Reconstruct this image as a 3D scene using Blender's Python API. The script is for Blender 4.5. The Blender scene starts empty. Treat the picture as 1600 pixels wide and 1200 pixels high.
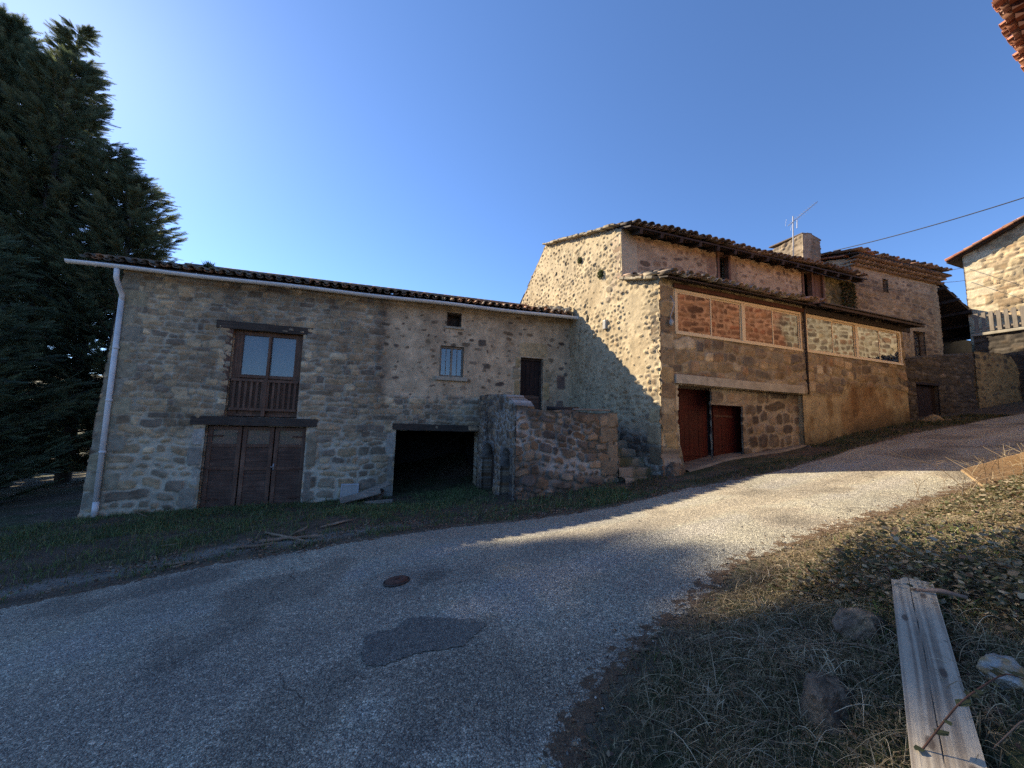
import bpy, math, random
import numpy as np
from mathutils import Vector

# ------------------------------------------------------------------ camera, sky, sun, exposure
S = bpy.context.scene
EYE = np.array([0.0, 0.0, 1.6])
PITCH, ROLL = math.radians(6.2), math.radians(1.56)
fw = Vector((0, math.cos(PITCH), math.sin(PITCH)))
up0 = Vector((0, -math.sin(PITCH), math.cos(PITCH)))
rt = Vector((math.cos(ROLL), 0, 0)) + up0 * math.sin(ROLL)
upv = Vector((-math.sin(ROLL), 0, 0)) + up0 * math.cos(ROLL)
cam = bpy.data.objects.new('camera', bpy.data.cameras.new('camera'))
S.collection.objects.link(cam)
from mathutils import Matrix
m = Matrix(((rt.x, upv.x, -fw.x), (rt.y, upv.y, -fw.y), (rt.z, upv.z, -fw.z)))
cam.matrix_world = Matrix.Translation(EYE.tolist()) @ m.to_4x4()
cam.data.sensor_width = 36.0
cam.data.lens = 36.0 * 601 / 1600
cam.data.clip_start = 0.05
cam.data.clip_end = 5000
S.camera = cam

SUN_AZ, SUN_EL = -56.1, 33.7
W = bpy.data.worlds.new('World'); S.world = W; W.use_nodes = True
nt = W.node_tree; bg = nt.nodes['Background']
sky = nt.nodes.new('ShaderNodeTexSky'); sky.sky_type = 'NISHITA'; sky.sun_disc = False
sky.sun_elevation = math.radians(SUN_EL); sky.sun_rotation = math.radians(SUN_AZ)
sky.altitude = 600; sky.air_density = 0.8; sky.dust_density = 0.18; sky.ozone_density = 7.2
nt.links.new(sky.outputs[0], bg.inputs[0]); bg.inputs[1].default_value = 0.11
sd = bpy.data.lights.new('sun', 'SUN'); sd.energy = 4.8; sd.angle = math.radians(0.5); sd.color = (1.0, 0.86, 0.63)
so = bpy.data.objects.new('sun', sd); S.collection.objects.link(so)
a_, e_ = math.radians(SUN_AZ), math.radians(SUN_EL)
so.rotation_euler = Vector((math.sin(a_) * math.cos(e_), math.cos(a_) * math.cos(e_), math.sin(e_))).to_track_quat('Z', 'Y').to_euler()
S.view_settings.view_transform = 'Standard'; S.view_settings.look = 'None'
S.view_settings.exposure = 1.27; S.view_settings.gamma = 1.0
S.render.engine = 'CYCLES'
S.cycles.max_bounces = 6; S.cycles.diffuse_bounces = 3; S.cycles.glossy_bounces = 3
S.cycles.transparent_max_bounces = 8; S.cycles.caustics_reflective = False; S.cycles.caustics_refractive = False
S.cycles.use_denoising = False; S.cycles.sample_clamp_indirect = 3.0

# ------------------------------------------------------------------ helpers
COL = S.collection
ORG = {}
rng = np.random.default_rng(7)

def thing(name, label, cat, loc=(0, 0, 0), group=None):
    o = bpy.data.objects.new(name, None); COL.objects.link(o); o.location = loc
    o.empty_display_size = 0.1
    o['label'] = label; o['category'] = cat
    if group: o['group'] = group
    ORG[o] = np.array(loc, float)
    return o

def tag(o, label, cat, group=None, kind=None):
    if label: o['label'] = label
    if cat: o['category'] = cat
    if group: o['group'] = group
    if kind: o['kind'] = kind
    return o

def mk(name, V, Q=None, T=None, mat=None, parent=None, col=None, smooth=True, attrs=None, label=None, origin=None):
    V = np.asarray(V, float)
    Q = np.zeros((0, 4), int) if Q is None else np.asarray(Q, int).reshape(-1, 4)
    T = np.zeros((0, 3), int) if T is None else np.asarray(T, int).reshape(-1, 3)
    if parent is not None: org = ORG[parent]
    elif origin is not None: org = np.array(origin, float)
    else: org = np.array([V[:, 0].mean(), V[:, 1].mean(), V[:, 2].min()])
    me = bpy.data.meshes.new(name)
    me.vertices.add(len(V)); me.vertices.foreach_set('co', (V - org).astype(np.float32).ravel())
    nl = Q.size + T.size; npoly = len(Q) + len(T)
    me.loops.add(nl); me.loops.foreach_set('vertex_index', np.concatenate([Q.ravel(), T.ravel()]).astype(np.int32))
    me.polygons.add(npoly)
    st = np.concatenate([np.arange(len(Q)) * 4, len(Q) * 4 + np.arange(len(T)) * 3]).astype(np.int32)
    me.polygons.foreach_set('loop_start', st)
    me.polygons.foreach_set('use_smooth', np.full(npoly, bool(smooth)))
    if col is not None:
        c = np.ones((len(V), 4), np.float32); c[:, :3] = np.clip(col, 0.002, 0.95)
        at = me.color_attributes.new('Col', 'FLOAT_COLOR', 'POINT'); at.data.foreach_set('color', c.ravel())
    me.update(calc_edges=True)
    me.validate()
    if mat: me.materials.append(mat)
    o = bpy.data.objects.new(name, me); COL.objects.link(o)
    if parent is not None: o.parent = parent
    else: o.location = org
    ORG[o] = org
    if label: o['label'] = label
    return o

class Frame:
    """vertical plane: origin (x, y), horizontal direction d; outward is to the right of d turned -90 deg."""
    def __init__(s, o, d):
        s.o = np.array(o, float)[:2]; d = np.array(d, float)[:2]; s.d = d / np.linalg.norm(d)
        s.out = np.array([s.d[1], -s.d[0]])
    def p(s, u, z, n=0.0):
        u = np.asarray(u, float); z = np.asarray(z, float); n = np.asarray(n, float)
        u, z, n = np.broadcast_arrays(u, z, n)
        return np.stack([s.o[0] + s.d[0] * u + s.out[0] * n, s.o[1] + s.d[1] * u + s.out[1] * n, z], -1)
    def shift(s, n, u=0): return Frame(s.p(u, 0, n)[:2], s.d)
def az(a): a = math.radians(a); return (math.sin(a), math.cos(a))

def _h(ix, iy, s):
    ix = ix.astype(np.int64); iy = iy.astype(np.int64)
    n = (ix * 374761393 + iy * 668265263 + s * 974634777) & 0xFFFFFFFF
    n = ((n ^ (n >> 13)) * 1274126177) & 0xFFFFFFFF
    n = n ^ (n >> 16)
    return (n & 0xFFFFFF) / float(0xFFFFFF)
def vn(x, y, s=0):
    x = np.asarray(x, float); y = np.asarray(y, float)
    ix = np.floor(x); iy = np.floor(y); fx = x - ix; fy = y - iy
    fx = fx * fx * (3 - 2 * fx); fy = fy * fy * (3 - 2 * fy)
    a = _h(ix, iy, s); b = _h(ix + 1, iy, s); c = _h(ix, iy + 1, s); d = _h(ix + 1, iy + 1, s)
    return (a + (b - a) * fx) * (1 - fy) + (c + (d - c) * fx) * fy
def fbm(x, y, s=0, o=4):
    r = 0; a = 0.5; t = 0
    for i in range(o):
        r = r + a * vn(np.asarray(x) * 2 ** i + 17.3 * i, np.asarray(y) * 2 ** i - 9.1 * i, s + i); t += a; a *= 0.5
    return r / t
def sst(a, b, x):
    t = np.clip((x - a) / (b - a), 0, 1); return t * t * (3 - 2 * t)
def lerp(a, b, t): return a + (b - a) * t

# ------------------------------------------------------------------ materials
def newmat(name):
    M = bpy.data.materials.new(name); M.use_nodes = True
    return M, M.node_tree, M.node_tree.nodes['Principled BSDF']
def nd(t, typ, **kw):
    n = t.nodes.new(typ)
    for k, v in kw.items():
        if k.startswith('i_'): n.inputs[k[2:].replace('_', ' ')].default_value = v
        else: setattr(n, k, v)
    return n
def mixc(t, a, b, fac, mode='MIX'):
    n = t.nodes.new('ShaderNodeMix'); n.data_type = 'RGBA'; n.blend_type = mode
    for i, v in ((0, fac), (6, a), (7, b)):
        if hasattr(v, 'links'): t.links.new(v, n.inputs[i])
        else: n.inputs[i].default_value = (*v, 1) if isinstance(v, tuple) and len(v) == 3 else v
    return n.outputs[2]
def ramp(t, src, stops):
    r = t.nodes.new('ShaderNodeValToRGB'); t.links.new(src, r.inputs[0])
    el = r.color_ramp.elements
    while len(el) < len(stops): el.new(0.5)
    for e, (p, c) in zip(el, stops): e.position = p; e.color = (*c, 1) if len(c) == 3 else c
    return r.outputs[0]
def objco(t, scale=(1, 1, 1)):
    g = t.nodes.new('ShaderNodeNewGeometry'); mp = t.nodes.new('ShaderNodeMapping'); mp.inputs['Scale'].default_value = scale
    t.links.new(g.outputs['Position'], mp.inputs[0]); return mp.outputs[0]
def noise(t, co, sc, det=4, ro=.55):
    n = t.nodes.new('ShaderNodeTexNoise'); n.inputs['Scale'].default_value = sc; n.inputs['Detail'].default_value = det
    n.inputs['Roughness'].default_value = ro; t.links.new(co, n.inputs['Vector']); return n
def bump(t, bs, h, st, dist):
    b = t.nodes.new('ShaderNodeBump'); b.inputs['Strength'].default_value = st; b.inputs['Distance'].default_value = dist
    t.links.new(h, b.inputs['Height']); t.links.new(b.outputs[0], bs.inputs['Normal']); return b

def mat_vcol(name, sc=45, amp=.45, rough=.93, bst=.5, bdist=.008, spec=.3, trans=0):
    M, t, b = newmat(name)
    at = nd(t, 'ShaderNodeAttribute', attribute_name='Col'); co = objco(t)
    n = noise(t, co, sc, 5, .65); n2 = noise(t, co, sc * .22, 4, .6)
    f = nd(t, 'ShaderNodeMath', operation='ADD'); t.links.new(n.outputs[0], f.inputs[0]); t.links.new(n2.outputs[0], f.inputs[1])
    mr = nd(t, 'ShaderNodeMapRange'); t.links.new(f.outputs[0], mr.inputs[0])
    mr.inputs[1].default_value = .55; mr.inputs[2].default_value = 1.45; mr.inputs[3].default_value = 1 - amp; mr.inputs[4].default_value = 1 + amp
    vm = nd(t, 'ShaderNodeVectorMath', operation='SCALE'); t.links.new(at.outputs['Color'], vm.inputs[0]); t.links.new(mr.outputs[0], vm.inputs['Scale'])
    t.links.new(vm.outputs[0], b.inputs['Base Color']); b.inputs['Roughness'].default_value = rough
    b.inputs['Specular IOR Level'].default_value = spec
    if bst: bump(t, b, n.outputs[0], bst, bdist)
    return M
M_STONE = mat_vcol('rubble_stone', 42, .34, .95, .8, .012)
M_TILE = mat_vcol('clay_tile', 30, .35, .85, .5, .006)
M_ROCK = mat_vcol('rock', 36, .5, .9, 1.0, .02)

def mat_wood(name, c1, c2, vertical=False, axis=None, plank=0, rough=.8, spec=.3):
    """grain runs along world z when vertical, else along the facades"""
    M, t, b = newmat(name)
    sc = (26, 26, 1.6) if vertical else (2.0, 2.0, 34)
    co = objco(t, sc); n = noise(t, co, 1.0, 6, .7)
    co2 = objco(t); n2 = noise(t, co2, 3.0, 4, .6)
    f = nd(t, 'ShaderNodeMath', operation='MULTIPLY_ADD'); t.links.new(n2.outputs[0], f.inputs[0]); f.inputs[1].default_value = .6; t.links.new(n.outputs[0], f.inputs[2])
    mr = nd(t, 'ShaderNodeMapRange'); t.links.new(f.outputs[0], mr.inputs[0]); mr.inputs[1].default_value = .5; mr.inputs[2].default_value = 1.1
    c = ramp(t, mr.outputs[0], [(0, c1), (.55, tuple((a_ + b_) / 2 * .9 for a_, b_ in zip(c1, c2))), (1, tuple(min(1, v_ * 1.2) for v_ in c2))])
    t.links.new(c, b.inputs['Base Color']); b.inputs['Roughness'].default_value = rough; b.inputs['Specular IOR Level'].default_value = spec
    bump(t, b, n.outputs[0], .6, .004)
    return M
W_DARK = mat_wood('old_dark_wood', (.018, .013, .011), (.075, .052, .042))
W_DARKV = mat_wood('old_dark_wood_upright', (.018, .012, .010), (.085, .055, .042), True)
W_LINT = mat_wood('lintel_oak', (.03, .022, .018), (.10, .076, .06))
W_BROWN = mat_wood('brown_joinery', (.085, .045, .03), (.22, .13, .09), True)
W_BROWNH = mat_wood('brown_planks', (.045, .026, .02), (.18, .11, .08))
W_RED = mat_wood('red_painted_wood', (.035, .004, .003), (.095, .011, .007), True, rough=.6)
W_FASC = mat_wood('red_brown_fascia', (.05, .018, .011), (.12, .045, .027))
W_GREY = mat_wood('weathered_grey_wood', (.16, .13, .10), (.36, .30, .24))
W_BLACKV = mat_wood('blackish_door_boards', (.010, .006, .006), (.04, .022, .02), True)
W_PALE = mat_wood('pale_greyed_picket', (.15, .125, .10), (.32, .27, .215), True)

def mat_plain(name, c, rough=.6, metal=0, var=.25, sc=12, spec=.4):
    M, t, b = newmat(name); co = objco(t); n = noise(t, co, sc, 4, .6)
    d = tuple(x * (1 - var) for x in c); l = tuple(min(1, x * (1 + var)) for x in c)
    t.links.new(ramp(t, n.outputs[0], [(.3, d), (.7, l)]), b.inputs['Base Color'])
    b.inputs['Roughness'].default_value = rough; b.inputs['Metallic'].default_value = metal; b.inputs['Specular IOR Level'].default_value = spec
    bump(t, b, n.outputs[0], .25, .003)
    return M
P_ZINC = mat_plain('painted_zinc', (.66, .66, .66), .45, .0, .12, 4)
P_ALU = mat_plain('antenna_metal', (.34, .34, .35), .6, .2, .1)
P_FRAME = mat_plain('beige_window_frame', (.60, .49, .31), .4, 0, .06, 6)
P_CONC = mat_plain('concrete', (.36, .32, .25), .9, 0, .28, 5)
P_BLACK = mat_plain('dark_void_shade', (.03, .028, .027), .9, 0, .3, 3)  # near-black colour standing in for the shade inside openings
P_DARKMET = mat_plain('dark_metal', (.045, .03, .024), .6, 0, .3, 8)
P_RUST = mat_plain('rusty_iron', (.09, .04, .025), .8, 0, .4, 30)
P_WIRE = mat_plain('cable_black', (.03, .03, .035), .6, 0, .1)
P_WHITE = mat_plain('white_board', (.40, .42, .45), .6, 0, .1, 5)
P_CURT = mat_plain('faded_red_curtain', (.60, .09, .055), .9, 0, .3, 9)
P_LAMP = mat_plain('lamp_grey', (.35, .33, .3), .4, 0, .1)
P_CURTB = mat_plain('pale_blue_sheet', (.30, .36, .42), .8, 0, .18, 3)
P_SLATE = mat_plain('dark_roof_sheet', (.05, .042, .038), .7, 0, .3, 10)

def mat_glass(name, body, refl=.16, alpha=.25):
    M, t, b = newmat(name)
    out = t.nodes['Material Output']; t.nodes.remove(b)
    gl = nd(t, 'ShaderNodeBsdfGlossy'); gl.inputs['Roughness'].default_value = .02; gl.inputs['Color'].default_value = (.92, .92, .92, 1)
    tr = nd(t, 'ShaderNodeBsdfTransparent'); tr.inputs[0].default_value = (*body, 1)
    df = nd(t, 'ShaderNodeBsdfDiffuse'); df.inputs[0].default_value = (.25, .25, .24, 1)
    m1 = nd(t, 'ShaderNodeMixShader'); m1.inputs[0].default_value = alpha
    t.links.new(tr.outputs[0], m1.inputs[1]); t.links.new(df.outputs[0], m1.inputs[2])
    fr = nd(t, 'ShaderNodeFresnel'); fr.inputs[0].default_value = 1.5
    ma = nd(t, 'ShaderNodeMath', operation='MULTIPLY_ADD', use_clamp=True); t.links.new(fr.outputs[0], ma.inputs[0]); ma.inputs[1].default_value = 1.8; ma.inputs[2].default_value = refl - .08
    m2 = nd(t, 'ShaderNodeMixShader'); t.links.new(ma.outputs[0], m2.inputs[0]); t.links.new(m1.outputs[0], m2.inputs[1]); t.links.new(gl.outputs[0], m2.inputs[2])
    co = objco(t); n = noise(t, co, 1.3, 2, .5)
    bp = nd(t, 'ShaderNodeBump'); bp.inputs['Strength'].default_value = .05; bp.inputs['Distance'].default_value = .05
    t.links.new(n.outputs[0], bp.inputs['Height']); t.links.new(bp.outputs[0], gl.inputs['Normal'])
    t.links.new(m2.outputs[0], out.inputs[0]); return M
G_PORCH = mat_glass('porch_glass', (.8, .8, .8), .125, .03)
G_SMALL = mat_glass('dim_window_glass', (.75, .72, .68), .085, .12)
G_WIN = mat_glass('dusty_window_glass', (.75, .78, .82), .07, .3)

# ------------------------------------------------------------------ mesh bits
class MB:
    def __init__(s): s.V = []; s.Q = []; s.T = []; s.C = []; s.n = 0
    def add(s, V, Q=None, T=None, c=None):
        V = np.asarray(V, float).reshape(-1, 3)
        s.V.append(V)
        if Q is not None and len(Q): s.Q.append(np.asarray(Q, int).reshape(-1, 4) + s.n)
        if T is not None and len(T): s.T.append(np.asarray(T, int).reshape(-1, 3) + s.n)
        s.C.append(np.broadcast_to(np.array(c if c is not None else (.3, .3, .3), float), (len(V), 3)))
        s.n += len(V); return s
    def box8(s, P, c=None):
        return s.add(P, [(0, 3, 2, 1), (4, 5, 6, 7), (0, 1, 5, 4), (1, 2, 6, 5), (2, 3, 7, 6), (3, 0, 4, 7)], c=c)
    def box(s, F, u0, u1, z0, z1, n0, n1, c=None, jit=0):
        P = [F.p(u, z, n) for z in (z0, z1) for (u, n) in ((u0, n1), (u1, n1), (u1, n0), (u0, n0))]
        P = np.array(P)
        if jit: P = P + rng.uniform(-jit, jit, P.shape)
        return s.box8(P, c)
    def obox(s, c0, ax, L, Wd, H, upw=(0, 0, 1), c=None, taper=1.0):
        """box along axis ax from c0, length L, width Wd, height H"""
        ax = np.array(ax, float); ax /= np.linalg.norm(ax); upw = np.array(upw, float)
        sd_ = np.cross(ax, upw); sd_ /= np.linalg.norm(sd_); up_ = np.cross(sd_, ax)
        P = []
        for h in (-.5, .5):
            for (l, w_) in ((0, -.5), (1, -.5), (1, .5), (0, .5)):
                k = taper if l else 1
                P.append(np.array(c0) + ax * L * l + sd_ * Wd * w_ * k + up_ * H * h * k)
        return s.box8(np.array(P), c)
    def tube(s, pts, r, seg=8, c=None, cap=True):
        pts = np.array(pts, float); n = len(pts); r = np.broadcast_to(np.array(r, float), (n,))
        tg = np.gradient(pts, axis=0); tg /= np.linalg.norm(tg, axis=1)[:, None]
        ref = np.array([0, 0, 1.0]) if abs(tg[0][2]) < .9 else np.array([1.0, 0, 0])
        V = []
        for i in range(n):
            a = np.cross(tg[i], ref); a /= np.linalg.norm(a); b = np.cross(a, tg[i])
            th = np.arange(seg) / seg * 2 * np.pi
            V.append(pts[i] + r[i] * (np.cos(th)[:, None] * a + np.sin(th)[:, None] * b))
        V = np.concatenate(V); Q = []
        for i in range(n - 1):
            for k in range(seg):
                k2 = (k + 1) % seg; Q.append((i * seg + k, i * seg + k2, (i + 1) * seg + k2, (i + 1) * seg + k))
        T = []
        if cap:
            V = np.concatenate([V, pts[:1], pts[-1:]]); a = n * seg
            for k in range(seg):
                T.append((a, (k + 1) % seg, k)); T.append((a + 1, (n - 1) * seg + k, (n - 1) * seg + (k + 1) % seg))
        return s.add(V, Q, T, c)
    def build(s, name, mat, parent=None, smooth=False, col=False, label=None, origin=None):
        return mk(name, np.concatenate(s.V), np.concatenate(s.Q) if s.Q else None, np.concatenate(s.T) if s.T else None,
                  mat, parent, np.concatenate(s.C) if col else None, smooth, label=label, origin=origin)

def soften(o, w=.006, seg=2):
    md = o.modifiers.new('bevel', 'BEVEL'); md.width = w; md.segments = seg; md.limit_method = 'ANGLE'; return o

# ------------------------------------------------------------------ masonry
def masonry(U, V, st, seed):
    sh = U.shape; U = U.ravel(); V = V.ravel()
    r = np.random.default_rng(seed)
    wp = st.get('warp', 1.0)
    wU = U + wp * (.07 * (fbm(U * 1.8, V * 1.8, seed + 1, 2) - .5) + .035 * (fbm(U * 11, V * 11, seed + 2, 3) - .5))
    wV = V + wp * (.22 * (fbm(U * .55, V * .35, seed + 3, 2) - .5) + .10 * (fbm(U * 2.6, V * 1.2, seed + 4, 2) - .5) + .03 * (fbm(U * 11, V * 11, seed + 5, 3) - .5))
    u0, u1, v0, v1 = U.min() - 1, U.max() + 1, V.min() - .6, V.max() + .6
    rows = [v0]; heights = []
    while rows[-1] < v1:
        h = r.uniform(*st['rh']); heights.append(h); rows.append(rows[-1] + h)
    rows = np.array(rows); nr = len(heights)
    B = []; cu = []; cv = []; hw = []; hh = []; start = []; end = []
    for i in range(nr):
        start.append(len(cu)); x = u0 - r.uniform(0, .4); h = heights[i]
        while x < u1 + .6:
            L = np.clip(r.lognormal(np.log(st['rl']), .42), st['rl'] * .4, st['rl'] * 2.6)
            L *= .6 + .4 * h / np.mean(st['rh'])
            B.append(x + i * 1000.0)
            k = 1
            cu.append(x + L / 2); hw.append(L / 2 * r.uniform(.92, 1.08))
            s_ = r.uniform(st.get('smin', .82), 1.15); hh.append(h / 2 * s_); cv.append(rows[i] + h / 2 + r.uniform(-.2, .2) * h * st.get('off', 1))
            x += L
        end.append(len(cu))
    B = np.array(B); cu = np.array(cu); cv = np.array(cv); hw = np.array(hw); hh = np.array(hh); start = np.array(start); end = np.array(end)
    N = len(cu)
    pp = r.uniform(*st.get('p', (2.4, 5.0)), N); shr = r.uniform(*st.get('shr', (.95, 1.06)), N)
    rot = r.normal(0, .06 * wp, N); vis = r.random(N) < st.get('vis', 1.0)
    rnd = r.random((N, 4))
    row = np.clip(np.searchsorted(rows, wV, 'right') - 1, 0, nr - 1)
    d1 = np.full(U.shape, 9.0); d2 = np.full(U.shape, 9.0); idx = np.zeros(U.shape, int)
    for dr in (-1, 0, 1):
        rr = np.clip(row + dr, 0, nr - 1); ok0 = (row + dr >= 0) & (row + dr < nr)
        k = np.searchsorted(B, wU + rr * 1000.0, 'right') - 1
        for dk in (-1, 0, 1):
            kk = k + dk; ok = ok0 & (kk >= start[rr]) & (kk < end[rr]); kk = np.clip(kk, 0, N - 1)
            du = wU - cu[kk]; dv = wV - cv[kk]; ro = rot[kk]
            a = np.abs(du + ro * dv) / (hw[kk] * shr[kk]); b = np.abs(dv - ro * du) / (hh[kk] * shr[kk])
            d = (a ** pp[kk] + b ** pp[kk]) ** (1 / pp[kk]); d = np.where(ok, d, 9.0)
            new1 = d < d1
            d2 = np.where(new1, d1, np.minimum(d2, d)); idx = np.where(new1, kk, idx); d1 = np.where(new1, d, d1)
    sz = np.minimum(hw, hh)[idx]
    e = np.minimum(st.get('ext', 1.08) - d1, (d2 - d1) * .55) * sz
    e = e + .016 * (fbm(U * 26, V * 26, seed + 6, 2) - .5)
    e = e - st.get('cover', 0) * sst(.35, .7, fbm(U * 1.3, V * 1.3, seed + 7, 3)) * .05
    g = st.get('gap', .008); mm = sst(g, g + st.get('edge', .02), e) * vis[idx]
    R = rnd[idx]
    face = fbm(U * 8, V * 10, seed + 8, 4) - .5
    H = mm * (st['rel'] * (.45 + .8 * R[:, 0]) + .022 * face + (U - cu[idx]) * (R[:, 1] - .5) * .07 + (wV - cv[idx]) * (R[:, 2] - .5) * .15)
    H = H + (1 - mm) * .014 * (fbm(U * 14, V * 14, seed + 9, 4) - .5) + .07 * (fbm(U * .9, V * .9, seed + 10, 3) - .5)
    pal = np.array(st['pal']); npal = len(pal); pi = (R[:, 3] * npal * .9999); i0 = pi.astype(int); fr = pi - i0
    C = pal[i0] * (.72 + .5 * R[:, 0:1])
    v2 = fbm(U * 6, V * 9, seed + 11, 4)[:, None]; C = C * (.55 + .9 * v2)
    warm = sst(.5, .75, fbm(U * 4, V * 4, seed + 12, 3))[:, None] * .5
    C = lerp(C, C * np.array([1.15, .95, .75]), warm)
    mo = np.array(st['mort'])[None, :] * (.62 + .76 * fbm(U * 5, V * 5, seed + 13, 4))[:, None]
    if 'mort2' in st:
        mo = lerp(mo, np.array(st['mort2'])[None, :] * (.7 + .6 * fbm(U * 9, V * 9, seed + 23, 3))[:, None], sst(.45, .6, fbm(U * .8 + 5, V * 1.3, seed + 14, 4))[:, None])
    C = lerp(mo, C, mm[:, None])
    if 'lich' in st:
        l = sst(.56, .72, fbm(U * 2.1, V * 1.3, seed + 15, 5))[:, None] * st['lich'][0]; C = lerp(C, C * np.array(st['lich'][1]), l)
    return H.reshape(sh), C.reshape(sh + (3,))

def apply_blocks(U, Z, H, C, blocks, seed=0):
    for i, bl in enumerate(blocks):
        (ua, ub, za, zb), c, rel = bl[:3]
        cu, cz, hu, hz = (ua + ub) / 2, (za + zb) / 2, (ub - ua) / 2, (zb - za) / 2
        wu = U + .03 * (fbm(U * 7, Z * 7, seed + i, 3) - .5); wz = Z + .03 * (fbm(U * 7, Z * 7, seed + i + 50, 3) - .5)
        d = (np.abs((wu - cu) / hu) ** 6 + np.abs((wz - cz) / hz) ** 6) ** (1 / 6)
        mm = sst(1.0, .9, d); out = sst(1.12, 1.0, d)
        fc = fbm(U * 8, Z * 8, seed + i + 9, 4)
        H = lerp(H, rel + .02 * (fc - .5), mm)
        cc = np.array(c) * (.62 + .76 * fc)[..., None]
        C = lerp(C, cc, mm[..., None])
    return H, C

def axis(a, b, brk, res):
    pts = sorted(set([a, b] + [x for x in brk if a < x < b])); out = [a]
    for p, q in zip(pts[:-1], pts[1:]):
        n = max(1, int(round((q - p) / res))); out += list(p + (q - p) * (np.arange(1, n + 1) / n))
    return np.array(out)

def wall(name, F, u0, u1, z0, z1, style, parent, holes=(), top=None, res=.025, thick=.45, seed=1, blocks=(), ufun=None, resz=None, left_side=True, right_side=True, label=None, arch=None, mat=None):
    """masonry wall with real relief, openings with jambs, and thickness. holes: (u0,u1,z0,z1,depth)"""
    us = axis(u0, u1, [h[i] for h in holes for i in (0, 1)], res); zs = axis(z0, z1, [h[i] for h in holes for i in (2, 3)], resz or res)
    U, Z = np.meshgrid(us, zs, indexing='ij'); nu, nz = U.shape
    if top is not None:
        T = np.interp(us, *top)[:, None] + .05 * (fbm(us[:, None] * 5, us[:, None] * 0, seed + 77, 3) - .5)
        over = Z > T; Z = np.minimum(Z, T)
    if isinstance(style, dict): H, C = masonry(U, Z, style, seed)
    else: H, C = style(U, Z, seed)
    if blocks: H, C = apply_blocks(U, Z, H, C, blocks, seed)
    keep = np.ones((nu - 1, nz - 1), bool); uc = (us[:-1] + us[1:]) / 2; zc = (zs[:-1] + zs[1:]) / 2
    for h in holes: keep &= ~(((uc > h[0]) & (uc < h[1]))[:, None] & ((zc > h[2]) & (zc < h[3]))[None, :])
    if top is not None: keep &= ~(over[:-1, :-1] & over[1:, :-1] & over[:-1, 1:] & over[1:, 1:])
    # near an opening the relief fades so that frames sit clean
    for h in holes:
        dx = np.maximum(np.maximum(h[0] - U, U - h[1]), 0); dz = np.maximum(np.maximum(h[2] - Z, Z - h[3]), 0)
        dd = np.sqrt(dx * dx + dz * dz); H = H * (.35 + .65 * sst(0, .06, dd))
    UU = U if ufun is None else ufun(U, Z)
    P = F.p(UU, Z, H).reshape(-1, 3); Cc = C.reshape(-1, 3)
    ij = np.arange(nu * nz).reshape(nu, nz)
    Q = np.stack([ij[:-1, :-1], ij[1:, :-1], ij[1:, 1:], ij[:-1, 1:]], -1)[keep]
    Vs = [P]; Cs = [Cc]; Qs = [Q]; n = len(P)
    def strip(ids, du, dz, dn, flip=False, nseg=4):
        nonlocal n
        base = P[ids]; c = Cc[ids]; prev = ids; L = len(ids)
        for k in range(1, nseg + 1):
            f = k / nseg
            jit = .02 * (fbm(base[:, 0] * 9 + k, base[:, 2] * 9, seed + 31, 3) - .5)[:, None] * np.array([du, du, dz])[None, :] if k < nseg + 1 else 0
            off = F.p(0, 0, 0) * 0 + np.array([-F.out[0], -F.out[1], 0]) * dn * f
            Vn = base + off + jit; Vs.append(Vn); Cs.append(c * (.85 + .3 * fbm(base[:, 0] * 6 + f * 3, base[:, 2] * 6, seed + 32, 3))[:, None])
            cur = np.arange(n, n + L); n += L
            q = np.stack([prev[:-1], prev[1:], cur[1:], cur[:-1]], -1)
            if flip: q = q[:, ::-1]
            Qs.append(q); prev = cur
        return prev
    for h in holes:
        ia, ib = np.searchsorted(us, h[0] - 1e-6), np.searchsorted(us, h[1] - 1e-6)
        ja, jb = np.searchsorted(zs, h[2] - 1e-6), np.searchsorted(zs, h[3] - 1e-6)
        dp = h[4] if len(h) > 4 else .3
        strip(ij[ia, ja:jb + 1], 1, 0, dp, False); strip(ij[ib, ja:jb + 1], 1, 0, dp, True)
        strip(ij[ia:ib + 1, jb], 0, 1, dp, False); strip(ij[ia:ib + 1, ja], 0, 1, dp, True)
    if thick:
        b1 = strip(ij[0, :], 1, 0, thick, True, 8); b2 = strip(ij[-1, :], 1, 0, thick, False, 8)
        b3 = strip(ij[:, -1], 0, 1, thick, True, 8)
    return mk(name, np.concatenate(Vs), np.concatenate(Qs), None, mat or M_STONE, parent, np.concatenate(Cs), True, label=label)

PAL_A = [tuple(v * k_ for v, k_ in zip(c_, (1.62, 1.45, 1.25))) for c_ in [(.235, .20, .155), (.17, .155, .13), (.29, .245, .18), (.14, .125, .11), (.21, .175, .135), (.33, .285, .215), (.25, .21, .155)]]
ST_A = dict(rh=(.10, .20), rl=.27, pal=PAL_A, mort=(.41, .36, .28), rel=.036, gap=.001, edge=.014, p=(3, 6), warp=.8, cover=.12, ext=1.12, lich=(.5, (.6, .6, .6)))
ST_AL = dict(rh=(.13, .30), rl=.34, pal=PAL_A, mort=(.48, .43, .34), rel=.042, gap=.006, edge=.02, p=(2.6, 4.5), warp=1.1, cover=.35, ext=1.1, off=1.3, lich=(.4, (.6, .6, .6)))
ST_RENDER = dict(rh=(.10, .20), rl=.24, pal=[(.20, .15, .10), (.13, .10, .08), (.26, .20, .14), (.22, .17, .12), (.34, .26, .17)], mort=(.52, .40, .27), rel=.006, gap=.006, edge=.014, p=(1.8, 3.2), shr=(.25, .8), ext=1.0, vis=.62, off=1.6, warp=1.2, cover=.4, lich=(.35, (.72, .7, .68)))
PAL_T = [(.17, .135, .105), (.22, .17, .125), (.13, .112, .10), (.27, .21, .155), (.25, .165, .105), (.31, .245, .18)]
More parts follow.
